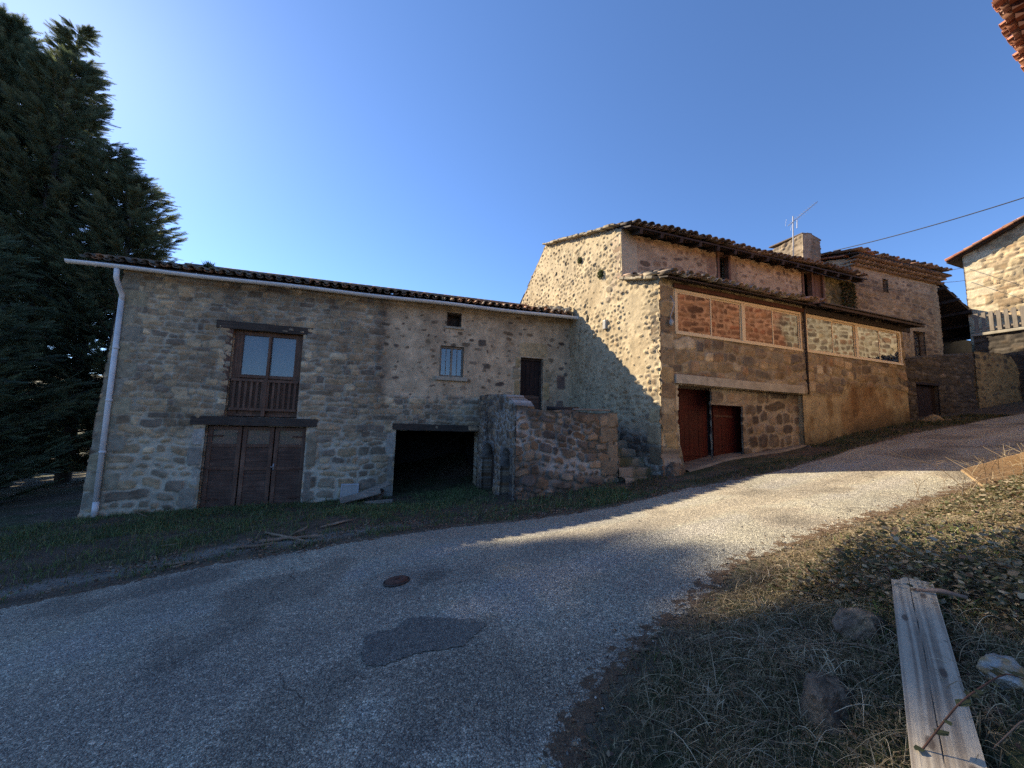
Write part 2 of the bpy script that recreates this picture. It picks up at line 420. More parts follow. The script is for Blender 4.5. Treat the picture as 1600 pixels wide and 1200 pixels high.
ST_T = dict(rh=(.08, .21), rl=.20, pal=PAL_T, mort=(.15, .13, .105), mort2=(.42, .40, .37), rel=.045, gap=.005, edge=.014, p=(2.0, 4), warp=2.0, cover=.3, lich=(.7, (.45, .45, .47)))
ST_G = dict(rh=(.08, .17), rl=.18, pal=[(.38, .30, .19), (.30, .24, .155), (.43, .345, .22), (.24, .19, .13), (.39, .31, .195)], mort=(.45, .36, .23), rel=.032, gap=.004, edge=.018, p=(1.9, 3.6), shr=(.5, 1.0), ext=1.0, vis=.93, off=1.6, warp=1.3, cover=.8, lich=(.3, (.6, .6, .6)))
PAL_F = [(.25, .19, .11), (.17, .135, .095), (.30, .235, .145), (.13, .108, .085), (.33, .255, .15), (.20, .165, .12), (.24, .165, .10), (.37, .31, .21)]
ST_F = dict(rh=(.17, .33), rl=.30, pal=PAL_F, mort=(.26, .21, .14), rel=.03, gap=.004, edge=.014, p=(2.6, 6), warp=.9, cover=.3, off=1.0, lich=(.5, (.6, .5, .42)))
ST_FL = dict(rh=(.10, .2), rl=.22, pal=PAL_F, mort=(.35, .275, .16), rel=.012, gap=.01, edge=.04, p=(1.8, 3), shr=(.2, .7), vis=.3, warp=1.3, cover=.8, lich=(.8, (.60, .48, .36)))
ST_U = dict(rh=(.11, .22), rl=.27, pal=[(.30, .22, .15), (.22, .165, .115), (.36, .27, .18), (.19, .145, .11), (.28, .205, .14)], mort=(.42, .33, .225), rel=.022, gap=.004, edge=.012, p=(2.0, 3.8), shr=(.6, 1.02), ext=1.0, vis=.95, off=1.5, warp=1.2, cover=.5, lich=(.3, (.65, .6, .58)))
ST_C = dict(rh=(.09, .19), rl=.30, pal=[(.28, .20, .12), (.19, .14, .095), (.34, .255, .16), (.15, .115, .085), (.24, .18, .11)], mort=(.30, .22, .14), rel=.025, gap=.003, edge=.014, p=(3, 6), warp=.7, cover=.3, lich=(.3, (.6, .6, .6)))
ST_D = dict(rh=(.12, .30), rl=.42, pal=[(.44, .34, .20), (.36, .27, .16), (.50, .40, .25), (.29, .21, .125), (.45, .33, .20)], mort=(.36, .28, .175), rel=.045, gap=.004, edge=.02, p=(3, 5.5), warp=.8, off=.8)
ST_DARK = dict(rh=(.08, .2), rl=.32, pal=[(.085, .07, .055), (.06, .05, .042), (.12, .10, .08), (.10, .08, .06)], mort=(.06, .05, .04), rel=.035, gap=.004, edge=.016, p=(3, 5), warp=.9)
ST_L2 = dict(rh=(.10, .24), rl=.26, pal=[(.22, .15, .07), (.15, .105, .06), (.28, .19, .09), (.11, .085, .055)], mort=(.27, .19, .09), rel=.02, gap=.006, edge=.02, p=(2, 4), warp=1.2, shr=(.6, 1.0), ext=1.0, cover=.6)  # lighter ochre tones hold the light that this turned wall would catch

# ------------------------------------------------------------------ canal tiles
def tiles(name, o, de, dup_, slope, length, run, parent, pal, seed, sp=.215, rr=.088, expo=.34, kind='cover', jit=1.0, coljit=.25, rows=None):
    """canal tiles: o = eave corner, de = eave direction, dup_ = horizontal up-slope direction"""
    r = np.random.default_rng(seed)
    o = np.array(o, float); de = np.array([*de, 0.0]); up = np.array([*dup_, slope]); up /= np.linalg.norm(up); nrm = np.cross(de, up)
    if nrm[2] < 0: nrm = -nrm
    nc = int(length / sp); nrw = rows or int(run / expo); L = expo + .10; K = 7
    th = np.linspace(0, np.pi, K)
    i, j = np.meshgrid(np.arange(nc), np.arange(nrw), indexing='ij'); i = i.ravel(); j = j.ravel(); n = len(i)
    Vs = []; Qs = []; Cs = []
    for typ in (('cover', 'channel') if kind == 'both' else (kind,)):
        sg = 1 if typ == 'cover' else -1
        cx = (i + (.5 if typ == 'cover' else 0)) * sp + r.normal(0, .010 * jit, n); cy = j * expo + r.normal(0, .016 * jit, n) - (.03 if typ == 'cover' else 0)
        cz = (.055 if typ == 'cover' else .062) + r.normal(0, .006 * jit, n)
        ang = r.normal(0, .03 * jit, n); sc = r.uniform(.93, 1.07, n)
        pc = np.array(pal)[(r.random(n) * len(pal)).astype(int)] * r.uniform(1 - coljit, 1 + coljit, (n, 1))
        if callable(seed): pass
        V = np.zeros((n, 4, K, 3))
        for e_, (yy, rad, lift) in enumerate(((0, rr, .012 * 1), (L, rr * .84, -.012), (0, rr - .013, .012), (L, rr * .84 - .013, -.012))):
            if typ == 'channel': rad_ = {0: rr * .84, 1: rr, 2: rr * .84 - .013, 3: rr - .013}[e_]
            else: rad_ = rad
            X = -np.cos(th)[None, :] * rad_ * sc[:, None]; Zz = sg * np.sin(th)[None, :] * rad_ * sc[:, None] * .8
            xx = cx[:, None] + X + ang[:, None] * yy; yv = np.broadcast_to((cy + yy)[:, None], xx.shape); zz = cz[:, None] + Zz + lift
            V[:, e_] = o + xx[..., None] * de + yv[..., None] * up + zz[..., None] * nrm
        base = (np.arange(n) * 4 * K)[:, None] + sum(len(v) for v in Vs)
        k = np.arange(K - 1)
        def q(a, b, flip=False):
            A = base + a * K + k; B_ = base + b * K + k
            r_ = np.stack([A, A + 1, B_ + 1, B_], -1); return (r_[..., ::-1] if flip else r_).reshape(-1, 4)
        Qs += [q(0, 1), q(2, 3, True), q(0, 2, True), q(1, 3)]
        Vs.append(V.reshape(-1, 3)); Cs.append(np.repeat(pc, 4 * K, axis=0))
    return mk(name, np.concatenate(Vs), np.concatenate(Qs), None, M_TILE, parent, np.concatenate(Cs), True)

PAL_TA = [(.17, .135, .10), (.12, .10, .08), (.24, .16, .11), (.20, .18, .14), (.30, .17, .10)]
PAL_TO = [(.42, .20, .10), (.34, .17, .095), (.27, .19, .13), (.46, .26, .15), (.20, .15, .11)]
PAL_TD = [(.12, .09, .07), (.18, .12, .085), (.08, .065, .055), (.22, .15, .10)]
PAL_TR = [(.36, .14, .08), (.30, .12, .07), (.42, .20, .12), (.24, .13, .09)]

# ------------------------------------------------------------------ terrain
ANC = np.array([(-9.2, 8.7, 0), (-7.8, 9.1, -.1), (-6.2, 9.6, -.36), (-4.2, 10.2, -.5), (-2.5, 10.7, -.67), (-1, 11, -.75), (-.5, 9.3, -.5), (.1, 7.65, -.29), (1.2, 7.95, -.29), (2.3, 8.3, -.27), (2.9, 8.2, -.2), (3.3, 7.9, -.1), (7.17, 9.37, -.16), (11.2, 10.9, 0), (15.6, 12.9, -.1), (-9, 11, -.1), (-4, 13, -.5)])
LEFT = np.array([(-40, -4), (-16, .6), (-9, 3.0), (-5.16, 4.17), (-4.41, 4.5), (-3.61, 4.92), (-2.56, 5.12), (-1.7, 5.47), (-.74, 6.05), (.56, 6.27), (1.73, 6.47), (3.0, 6.96), (3.89, 7.14), (5.3, 7.45), (6.6, 8.2), (7.96, 9.06), (9.76, 9.6), (11.87, 10.2), (15.86, 11.88), (22, 14.5), (40, 22)])
RIGHT = np.array([(-40, -22), (-12, -9), (-6, -5.5), (-2, -1.8), (0, .9), (.34, 1.84), (.57, 2.25), (.89, 2.59), (1.39, 2.95), (1.98, 3.47), (2.84, 3.87), (4.38, 4.47), (5.63, 4.9), (6.75, 5.4), (9, 6.6), (13, 8.8), (20, 12), (40, 20)])
def sdl(x, y, pl):
    """signed distance to a polyline: positive to the right of its direction"""
    x = np.asarray(x, float); y = np.asarray(y, float); best = np.full(x.shape, 1e9); sg = np.zeros(x.shape)
    for a, b in zip(pl[:-1], pl[1:]):
        d = b - a; L2 = d @ d; t = np.clip(((x - a[0]) * d[0] + (y - a[1]) * d[1]) / L2, 0, 1)
        qx = x - (a[0] + t * d[0]); qy = y - (a[1] + t * d[1]); ds = np.hypot(qx, qy); cr = (d[1] * qx - d[0] * qy)
        nb = ds < best; best = np.where(nb, ds, best); sg = np.where(nb, np.sign(cr), sg)
    return best * sg
def soft(x, L): return L * np.tanh(x / L)
def zbase(x, y):
    x = np.asarray(x, float); y = np.asarray(y, float)
    dx = x[..., None] - ANC[:, 0]; dy = y[..., None] - ANC[:, 1]
    w = np.exp(-(dx * dx + dy * dy) / (2 * 1.1 ** 2))
    xs = np.where(np.abs(x) > 22, np.sign(x) * (22 + 14 * np.tanh((np.abs(x) - 22) / 30)), x)
    ys = np.where(np.abs(y) > 25, np.sign(y) * (25 + 10 * np.tanh((np.abs(y) - 25) / 30)), y)
    return .118 * xs + .053 * ys + (w * ANC[:, 2]).sum(-1) / (w.sum(-1) + .25)
def bank(x, y):
    d = sdl(x, y, RIGHT)
    k = sst(-1.0, .6, x)
    return k * (.42 * sst(.05, 1.5, d) + .07 * sst(0, .25, d) * (fbm(x * 2.5, y * 2.5, 91, 3))) * sst(-.02, .1, d + .02)
def ground_z(x, y):
    x = np.asarray(x, float); y = np.asarray(y, float)
    z = zbase(x, y) + bank(x, y)
    dl = -sdl(x, y, LEFT); dr = sdl(x, y, RIGHT)
    off = np.maximum(dl, dr)
    z = z + .05 * (fbm(x * 1.4, y * 1.4, 92, 3) - .5) * sst(.1, .8, off)
    return z

xs = np.concatenate([-np.geomspace(600, 12.2, 34), np.arange(-12, 13, .07), np.geomspace(13.1, 600, 34)])
ys = np.concatenate([-np.geomspace(600, 2.2, 30), np.arange(-2, 12.6, .07), np.geomspace(12.7, 700, 34)])
X, Y = np.meshgrid(xs, ys, indexing='ij')
dl = -sdl(X, Y, LEFT); dr = sdl(X, Y, RIGHT); off = np.maximum(dl, dr)
Zg = ground_z(X, Y) - .045 * sst(-.14, -.38, off) - .004
soil = np.array([.085, .062, .042]); gravel = np.array([.16, .145, .12]); grs = np.array([.045, .055, .022]); litter = np.array([.13, .085, .05])
f1 = fbm(X * 1.1, Y * 1.1, 5, 4)[..., None]; f2 = fbm(X * 6, Y * 6, 6, 4)[..., None]
Cg = lerp(soil, grs, sst(.4, .6, f1)); Cg = lerp(Cg, litter, sst(.5, .7, f2) * .5)
trk = np.exp(-((dl - .55 - .2 * (fbm(X * .8, Y * .8, 8, 2) - .5)) / .22) ** 2) * sst(-.6, -2.4, X)          # worn strip beside the road
Cg = lerp(Cg, gravel * 1.3, np.clip(trk * 1.3, 0, 1)[..., None] * .9)
Cg = lerp(Cg, gravel * np.array([.85, .8, .7]), (sst(.25, .0, off) * .6)[..., None])
Cg = Cg * (.65 + .7 * f2)
ij = np.arange(X.size).reshape(X.shape); Qg = np.stack([ij[:-1, :-1], ij[1:, :-1], ij[1:, 1:], ij[:-1, 1:]], -1).reshape(-1, 4)
M_SOIL = mat_vcol('soil_and_litter', 60, .5, .98, 1.0, .02)
g = mk('ground', np.stack([X, Y, Zg], -1).reshape(-1, 3), Qg, None, M_SOIL, None, Cg.reshape(-1, 3), True, origin=(0, 0, 0)); tag(g, None, None, kind='structure')

def mat_road(name, dark=1.0, fine=1.0):
    M, t, b = newmat(name); co = objco(t)
    def vor(sc, feat='F1'):
        v = nd(t, 'ShaderNodeTexVoronoi', feature=feat); v.inputs['Scale'].default_value = sc; t.links.new(co, v.inputs['Vector']); return v
    v1 = vor(112 * fine); v2 = vor(190 * fine)
    sp = nd(t, 'ShaderNodeSeparateColor'); t.links.new(v1.outputs['Color'], sp.inputs[0])
    k = dark * 2.2
    c1 = ramp(t, sp.outputs[0], [(0, (.065 * k, .061 * k, .056 * k)), (.35, (.14 * k, .131 * k, .112 * k)), (.7, (.25 * k, .233 * k, .195 * k)), (.93, (.33 * k, .31 * k, .265 * k)), (1, (.50 * k, .475 * k, .42 * k))])
    sp2 = nd(t, 'ShaderNodeSeparateColor'); t.links.new(v2.outputs['Color'], sp2.inputs[0])
    c2 = ramp(t, sp2.outputs[1], [(0, (.04 * k, .039 * k, .038 * k)), (.6, (.13 * k, .122 * k, .108 * k)), (1, (.33 * k, .31 * k, .27 * k))])
    n1 = noise(t, co, 25, 3); c = mixc(t, c1, c2, ramp(t, n1.outputs[0], [(.42, (0, 0, 0)), (.58, (1, 1, 1))]))
    bd = ramp(t, v1.outputs['Distance'], [(.5, (1, 1, 1)), (.95, (.4, .4, .4))]); c = mixc(t, c, bd, 1.0, 'MULTIPLY')
    big = noise(t, co, .55, 5, .6); bb = ramp(t, big.outputs[0], [(.3, (.74, .74, .76)), (.7, (1.22, 1.18, 1.1))]); c = mixc(t, c, bb, 1.0, 'MULTIPLY')
    at = nd(t, 'ShaderNodeAttribute', attribute_name='Col'); c = mixc(t, c, at.outputs['Color'], 1.0, 'MULTIPLY')
    # brown litter and dust where the attribute alpha-like green channel of 'dirt' is high
    dt = nd(t, 'ShaderNodeAttribute', attribute_name='dirt'); nn = noise(t, co, 9, 5, .7)
    ad = nd(t, 'ShaderNodeMath', operation='ADD'); t.links.new(dt.outputs['Fac'], ad.inputs[0]); t.links.new(nn.outputs[0], ad.inputs[1])
    df = ramp(t, ad.outputs[0], [(.95, (0, 0, 0)), (1.25, (1, 1, 1))])
    nb = noise(t, co, 60, 4, .7); dc = ramp(t, nb.outputs[0], [(.3, (.04, .027, .018)), (.7, (.20, .125, .07))])
    c = mixc(t, c, dc, df)
    # hairline cracks
    wv = noise(t, co, 1.6, 3); ve = nd(t, 'ShaderNodeTexVoronoi', feature='DISTANCE_TO_EDGE'); ve.inputs['Scale'].default_value = .42
    va = nd(t, 'ShaderNodeVectorMath', operation='MULTIPLY_ADD'); t.links.new(wv.outputs['Color'], va.inputs[0]); va.inputs[1].default_value = (.9, .9, .9); t.links.new(co, va.inputs[2]); t.links.new(va.outputs[0], ve.inputs['Vector'])
    cr = ramp(t, ve.outputs['Distance'], [(.001, (.40, .38, .36)), (.005, (1, 1, 1))]); msk = noise(t, co, .5, 2)
    cr2 = mixc(t, cr, (1, 1, 1), ramp(t, msk.outputs[0], [(.46, (1, 1, 1)), (.53, (0, 0, 0))]))
    c = mixc(t, c, cr2, 1.0, 'MULTIPLY')
    t.links.new(c, b.inputs['Base Color']); b.inputs['Roughness'].default_value = .82; b.inputs['Specular IOR Level'].default_value = .35
    inv = nd(t, 'ShaderNodeMath', operation='SUBTRACT'); inv.inputs[0].default_value = 1.0; t.links.new(v1.outputs['Distance'], inv.inputs[1])
    bump(t, b, inv.outputs[0], .9, .010)
    return M
def resample(pl, n):
    s = np.r_[0, np.cumsum(np.linalg.norm(np.diff(pl, axis=0), axis=1))]; q = np.linspace(0, s[-1], n)
    return np.stack([np.interp(q, s, pl[:, 0]), np.interp(q, s, pl[:, 1])], -1)
M_ROAD = mat_road('worn_gravel_asphalt')
def sheet(name, inside, lift, x0, x1, y0, y1, res, mat, colf, dirtf, kind='structure'):
    gx = np.arange(x0, x1, res); gy = np.arange(y0, y1, res); X, Y = np.meshgrid(gx, gy, indexing='ij')
    ins = inside(X, Y); k = ins[:-1, :-1] & ins[1:, 1:] & ins[:-1, 1:] & ins[1:, :-1]
    ij = np.arange(X.size).reshape(X.shape); Q = np.stack([ij[:-1, :-1], ij[1:, :-1], ij[1:, 1:], ij[:-1, 1:]], -1)[k]
    used, inv = np.unique(Q.ravel(), return_inverse=True); V = np.stack([X, Y, zbase(X, Y) + lift], -1).reshape(-1, 3)[used]
    C = colf(V[:, 0], V[:, 1])
    o = mk(name, V, inv.reshape(-1, 4), None, mat, None, np.clip(C, 0, 3) if C.ndim == 2 else np.repeat(C[:, None], 3, 1), True)
    a = o.data.attributes.new('dirt', 'FLOAT', 'POINT'); a.data.foreach_set('value', dirtf(V[:, 0], V[:, 1]).astype(np.float32))
    if kind: o['kind'] = kind
    return o
def rd_in(X, Y): return (-sdl(X, Y, LEFT) + .12 * (fbm(X * 3, Y * 3, 44, 3) - .5) < 0.02) & (sdl(X, Y, RIGHT) + .16 * (fbm(X * 3, Y * 3, 45, 3) - .5) < .04)
def rd_dirt(x, y):
    e = np.maximum(-sdl(x, y, LEFT), sdl(x, y, RIGHT) * .55 - .0)
    return .62 * sst(-.34, .06, e) + .0 * x
def rd_col(x, y):
    dL = sdl(x, y, LEFT); dR = -sdl(x, y, RIGHT); t = dL / np.maximum(dL + dR, .1); w_ = .06 * (fbm(x * .5, y * .5, 71, 2) - .5)
    k = .93 + .13 * (np.exp(-((t - .30 - w_) / .09) ** 2) + np.exp(-((t - .68 - w_) / .09) ** 2)) - .12 * np.exp(-((t - .5 - w_) / .10) ** 2)
    k = k * (.88 + .24 * fbm(x * 1.3, y * 1.3, 72, 4)); st_ = sst(.60, .72, fbm(x * .9 + 4, y * .9, 73, 4)); k = k * (1 - .38 * st_)
    ring = np.exp(-((np.hypot((x + 1.06) / 1.1, y - 3.89) - .26) / .05) ** 2) * (.4 + .6 * fbm(x * 9, y * 9, 74, 2)); k = k * (1 - .25 * ring)
    k = k * (1 - .45 * np.exp(-(((x + .45) * .8 + (y - 1.75) * .6) / .10) ** 2 - (((x + .45) * .6 - (y - 1.75) * .8) / .30) ** 2))
    c = np.stack([k * 1.04, k * .985, k * .90], -1)
    return c
sheet('road', rd_in, .0, -14, 24, -4, 17, .06, M_ROAD, rd_col, rd_dirt)
# far pieces of road, coarse
for nm, (a, b) in (('road', ((-40, -14.0), (-24, 6))), ('road', ((24.0, 38), (6, 24)))):
    sheet(nm, rd_in, .0, a[0], a[1] + .01, b[0], b[1], .25, M_ROAD, rd_col, rd_dirt)

PC = np.array([-.62, 2.93])
def patch_in(X, Y):
    dx = X - PC[0]; dy = Y - PC[1]; th = np.arctan2(dy, dx); rr = np.sqrt((dx / .37) ** 2 + (dy / .27) ** 2)
    return rr < 1 + .16 * np.sin(th * 2 + .6) + .10 * np.sin(th * 3 + 2) + .55 * (fbm(X * 6, Y * 6, 61, 4) - .5)
M_PATCH = mat_road('dark_patch_asphalt', .56, 1.45)
sheet('asphalt_patch', patch_in, .006, -1.3, .1, 2.3, 3.6, .015, M_PATCH, lambda x, y: np.ones((len(x), 3)) * .9, lambda x, y: np.zeros(len(x)))

# far hills that close the horizon behind the houses
th = np.radians(np.linspace(-180, 180, 361)); hh_ = []
for rad, hgt in ((260, 0), (420, 14), (600, 34), (700, 20)):
    hh_.append(np.stack([np.sin(th) * rad, np.cos(th) * rad, 2 + hgt * (.5 + fbm(th * 3 + 8, th * 0, 3, 4)) * (1 if hgt else 0) - (6 if not hgt else 0)], -1))
V = np.concatenate(hh_); n = len(th); Q = [(r_ * n + i, r_ * n + i + 1, (r_ + 1) * n + i + 1, (r_ + 1) * n + i) for r_ in range(3) for i in range(n - 1)]
c = lerp(np.array([.05, .06, .035]), np.array([.12, .10, .06]), fbm(V[:, 0] * .03, V[:, 1] * .03, 9)[:, None])
tag(mk('hills', V, Q, None, mat_vcol('hill_scrub', .3, .6, .95, 0), None, c, True, origin=(0, 0, 0)), None, None, kind='structure')

# ================================================================== BUILDING A: long low barn
FA = Frame((-6.5, 9.5), az(73.43))
UJ = 8.67
J = FA.p(UJ, 0)[:2]
FB_D = az(69.28)
GD = np.array([FB_D[1], -FB_D[0]])                      # toward the camera along the gable
FG = Frame(J, GD)
barn = thing('stone_barn', 'long low stone barn with a white gutter, wooden garage doors and a black opening', 'barn', FA.p(3, -.45))

def style_A(U, Z, seed):
    Ha, Ca = masonry(U, Z, ST_A, seed); Hl, Cl = masonry(U, Z, ST_AL, seed + 100); Hr, Cr = masonry(U, Z, ST_RENDER, seed + 200)
    wob = .22 * (fbm(U * 2, Z * 3, seed + 300, 3) - .5)
    wl = sst(1.35, 1.05, Z + wob)                        # bigger, loosely mortared stones below the lintel
    H = lerp(Ha, Hl, wl); C = lerp(Ca, Cl, wl[..., None])
    yel = sst(-.4, -1.6, U)[..., None] * .25; C = lerp(C, C * np.array([1.05, 1.0, .9]), yel)
    bot = 2.35 + .25 * np.sin(U * .9 + 1) * 0 + .35 * (fbm(U * 1.4, U * 0, seed + 301, 2) - .5)
    wr = sst(3.02, 3.12, U + wob * .9 + .05 * np.round(np.sin(Z * 12))) * sst(bot - .05, bot + .05, Z + wob * .6)
    wr = np.where(U > 6.0, sst(3.0, 3.1, U), wr)
    H = lerp(H, Hr, wr); C = lerp(C, Cr, wr[..., None])
    stn = sst(.52, .68, fbm(U * 1.1, Z * .45, seed + 302, 4))[..., None] * .5
    C = lerp(C, C * np.array([.62, .60, .60]), stn)
    seam = np.exp(-((U - 3.05 - wob * .6) / .14) ** 2) * sst(1.8, 2.3, Z); C = lerp(C, C * np.array([.55, .56, .6]), (seam * .75)[..., None])
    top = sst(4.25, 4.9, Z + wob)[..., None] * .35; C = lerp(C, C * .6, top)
    return H, C
b_st = (.34, .265, .17); b_ye = (.38, .28, .15)
blk = [((6.80, 7.02, 1.9, 2.45), b_st, .012), ((6.84, 7.02, 2.47, 2.98), b_ye, .010), ((6.78, 7.02, 3.0, 3.32), b_st, .012), ((6.86, 7.02, 3.34, 3.68), b_ye, .008),
       ((7.78, 8.12, 1.9, 2.38), (.30, .23, .16), .012), ((7.78, 7.98, 2.40, 2.95), b_ye, .012), ((7.78, 8.06, 2.97, 3.30), b_st, .01), ((7.78, 7.96, 3.32, 3.68), b_st, .01),
       ((6.95, 7.92, 3.70, 4.16), (.40, .30, .175), .014),
       ((8.2, 8.45, 2.15, 2.42), (.2, .15, .12), .01), ((8.22, 8.5, 2.75, 3.2), (.16, .11, .09), .01), ((5.7, 5.95, 3.9, 4.1), (.12, .095, .075), .01), ((5.9, 6.1, 3.25, 3.4), (.14, .11, .08), .01),
       ((-1.06, -.84, .95, 1.35), (.40, .37, .32), .02), ((-1.12, -.84, .45, .92), (.26, .23, .19), .03), ((-1.0, -.84, .0, .42), (.38, .35, .29), .02), ((-1.2, -.84, -.5, -.03), (.27, .24, .19), .03),
       ((1.38, 1.62, .4, 1.3), (.27, .22, .155), .03), ((1.38, 1.55, -.5, .35), (.23, .19, .15), .02),
       ((3.30, 3.52, .75, 1.35), (.36, .33, .28), .02), ((3.36, 3.52, .1, .7), (.24, .21, .17), .02), ((3.3, 3.52, -.4, .06), (.33, .30, .25), .02)]
for k, z in enumerate(np.arange(-.5, 4.8, .42)):
    blk.append(((-2.95, -2.95 + (.62 if k % 2 else .40), z + .012, z + .408), (.27 + .03 * (k % 3), .235 + .02 * (k % 3), .18), .03))
holesA = [(-.46, 1.10, 1.64, 3.80, .22), (-.82, 1.35, -.9, 1.42, .2), (3.54, 5.80, -.9, 1.40, .5), (4.62, 5.30, 2.95, 3.83, .22), (4.77, 5.19, 4.42, 4.82, .35), (7.04, 7.76, 1.88, 3.68, .25)]
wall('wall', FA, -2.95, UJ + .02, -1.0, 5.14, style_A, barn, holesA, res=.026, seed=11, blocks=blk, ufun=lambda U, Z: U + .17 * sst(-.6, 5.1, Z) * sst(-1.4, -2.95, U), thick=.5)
mb = MB()                                              # the other three walls
mb.box(FA, -2.72, -2.25, -1.6, 4.9, -7.2, -.48); mb.box(FA, -2.25, UJ, -1.6, 5.0, -7.2, -6.8); mb.box(FA, UJ - .02, UJ + .3, -1.6, 4.9, -6.8, -.48)
mb.build('back_wall', P_CONC, barn)
mb = MB(); mb.box(FA, -2.25, UJ - .02, 1.55, 1.63, -6.8, -.5); mb.build('upper_floor', W_DARK, barn)
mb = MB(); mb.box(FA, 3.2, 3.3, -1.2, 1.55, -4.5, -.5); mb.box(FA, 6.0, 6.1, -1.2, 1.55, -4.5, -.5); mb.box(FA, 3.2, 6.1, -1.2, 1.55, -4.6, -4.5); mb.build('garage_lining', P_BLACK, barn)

# openings of the barn
def lintel(name, F, u0, u1, z0, z1, n0, n1, parent, mat=W_LINT, sag=.0):
    mb = MB(); k = 9; us = np.linspace(u0, u1, k); V = []
    for i, u in enumerate(us):
        w = .010 * (rng.random(4) - .5)
        for (z, n, a) in ((z0, n1, 0), (z1, n1, 1), (z1, n0, 2), (z0, n0, 3)):
            V.append(F.p(u, z + w[a] * 1.6 - sag * math.sin(math.pi * i / (k - 1)), n + w[a]))
    Q = [(i * 4 + a, i * 4 + (a + 1) % 4, i * 4 + 4 + (a + 1) % 4, i * 4 + 4 + a) for i in range(k - 1) for a in range(4)]
    Q = [q[::-1] for q in Q] + [(0, 1, 2, 3), ((k - 1) * 4 + 3, (k - 1) * 4 + 2, (k - 1) * 4 + 1, (k - 1) * 4)]
    mb.add(V, Q); o = mb.build(name, mat, parent); soften(o, .008); return o
lintel('lintel', FA, -.82, 1.32, 3.80, 3.99, -.3, .045, barn)
lintel('lintel', FA, -1.12, 1.60, 1.43, 1.635, -.3, .06, barn)
lintel('lintel', FA, 3.44, 5.92, 1.40, 1.58, -.4, .03, barn)

# French window with balustrade
fwn = MB(); n0, n1 = -.20, -.12
fwn.box(FA, -.46, -.36, 1.66, 3.80, n0, n1); fwn.box(FA, 1.0, 1.10, 1.66, 3.80, n0, n1); fwn.box(FA, -.36, 1.0, 3.70, 3.80, n0, n1)
fwn.box(FA, .30, .36, 1.70, 3.70, n0, n1 + .03); fwn.box(FA, -.36, 1.0, 1.66, 1.72, n0, n1); fwn.box(FA, -.36, .30, 2.62, 2.70, n0, n1 + .004); fwn.box(FA, .36, 1.0, 2.62, 2.70, n0, n1 + .004)
fwn.box(FA, -.36, -.27, 1.72, 3.70, n0 + .01, n1 - .006); fwn.box(FA, .91, 1.0, 1.72, 3.70, n0 + .01, n1 - .006)
wf = fwn.build('french_window', W_BROWN, barn); soften(wf, .004)
for a, b in ((-.27, .30), (.36, .91)):
    mb = MB(); mb.box(FA, a, b, 2.70, 3.70, -.175, -.165); mb.build('pane', G_WIN, wf)
    mb = MB(); mb.box(FA, a + .01, b - .01, 1.72, 2.62, -.175, -.16); mb.build('lower_panel', W_BROWN, wf)
mb = MB(); xs_ = np.linspace(-.36, 1.0, 14); zs_ = 1.7 + 2.05 * np.linspace(0, 1, 8); V = []
for x in xs_:
    for z in zs_: V.append(FA.p(x, z, -.30 + .025 * math.sin(x * 22) * (.4 + (z - 1.7) / 3)))
mb.add(V, [(i * 8 + j, i * 8 + 8 + j, i * 8 + 9 + j, i * 8 + j + 1) for i in range(13) for j in range(7)]); mb.build('curtain', P_CURTB, wf, True)
bl = MB(); bl.box(FA, -.42, 1.06, 2.52, 2.58, -.08, -.03); bl.box(FA, -.42, 1.06, 1.80, 1.86, -.08, -.03); bl.box(FA, .29, .37, 1.66, 2.6, -.09, -.02)
rail = bl.build('balustrade', W_BROWN, barn); soften(rail, .004)
for k in range(12):
    u = -.34 + k * (1.34 / 11)
    if abs(u - .33) < .05: continue
    mb = MB(); w_ = .026; mb.box(FA, u - w_, u + w_, 1.86, 2.52, -.065, -.045, jit=.002); o = mb.build('baluster', W_BROWN, rail)
jm = MB(); jm.box(FA, -.60, -.50, 1.64, 3.80, -.1, .02); jm.box(FA, -.50, -.462, 1.64, 3.80, -.2, .012)
o = jm.build('jamb_board', W_BROWN, barn); soften(o, .005)

# three-leaf garage doors with glazed tops
for i, (a, b) in enumerate(((-.80, -.10), (-.07, .60), (.63, 1.33))):
    mb = MB(); n0, n1 = -.17, -.11; z0, z1 = -.66, 1.40
    mb.box(FA, a, a + .09, z0, z1, n0, n1); mb.box(FA, b - .09, b, z0, z1, n0, n1); mb.box(FA, a + .09, b - .09, z1 - .08, z1, n0, n1 - .002)
    mb.box(FA, a + .09, b - .09, .90, .98, n0, n1 - .002); mb.box(FA, a + .09, b - .09, z0, z0 + .12, n0, n1 - .002); mb.box(FA, a + .09, b - .09, .34, .42, n0, n1 - .004)
    d = mb.build('door_leaf', W_BROWN, barn); soften(d, .004)
    mb = MB(); z = z0 + .12; k = 0
    while z < .89:
        h = rng.uniform(.13, .19); z2 = min(z + h - .004, .90)
        if not (z < .42 and z2 > .34): mb.box(FA, a + .09, b - .09, z, z2, n0 + .01, n1 - .024 + rng.uniform(-.002, .002))
        else:
            if .34 - z > .03: mb.box(FA, a + .09, b - .09, z, .338, n0 + .01, n1 - .03)
        z += h if not (z < .42 and z2 > .34) else (.42 - z + .002)
    mb.build('panel_boards', W_BROWNH, d)
    mb = MB(); mb.box(FA, a + .09, b - .09, .98, 1.32, n0 + .02, n0 + .03); mb.build('pane', G_WIN, d)
for (u_, s_) in ((-.79, 1), (1.32, -1)):
    for z_ in (1.15, .35, -.35): mb = MB(); mb.box(FA, min(u_, u_ + s_ * .30), max(u_, u_ + s_ * .30), z_, z_ + .035, -.112, -.104); mb.build('strap_hinge', P_RUST, barn)
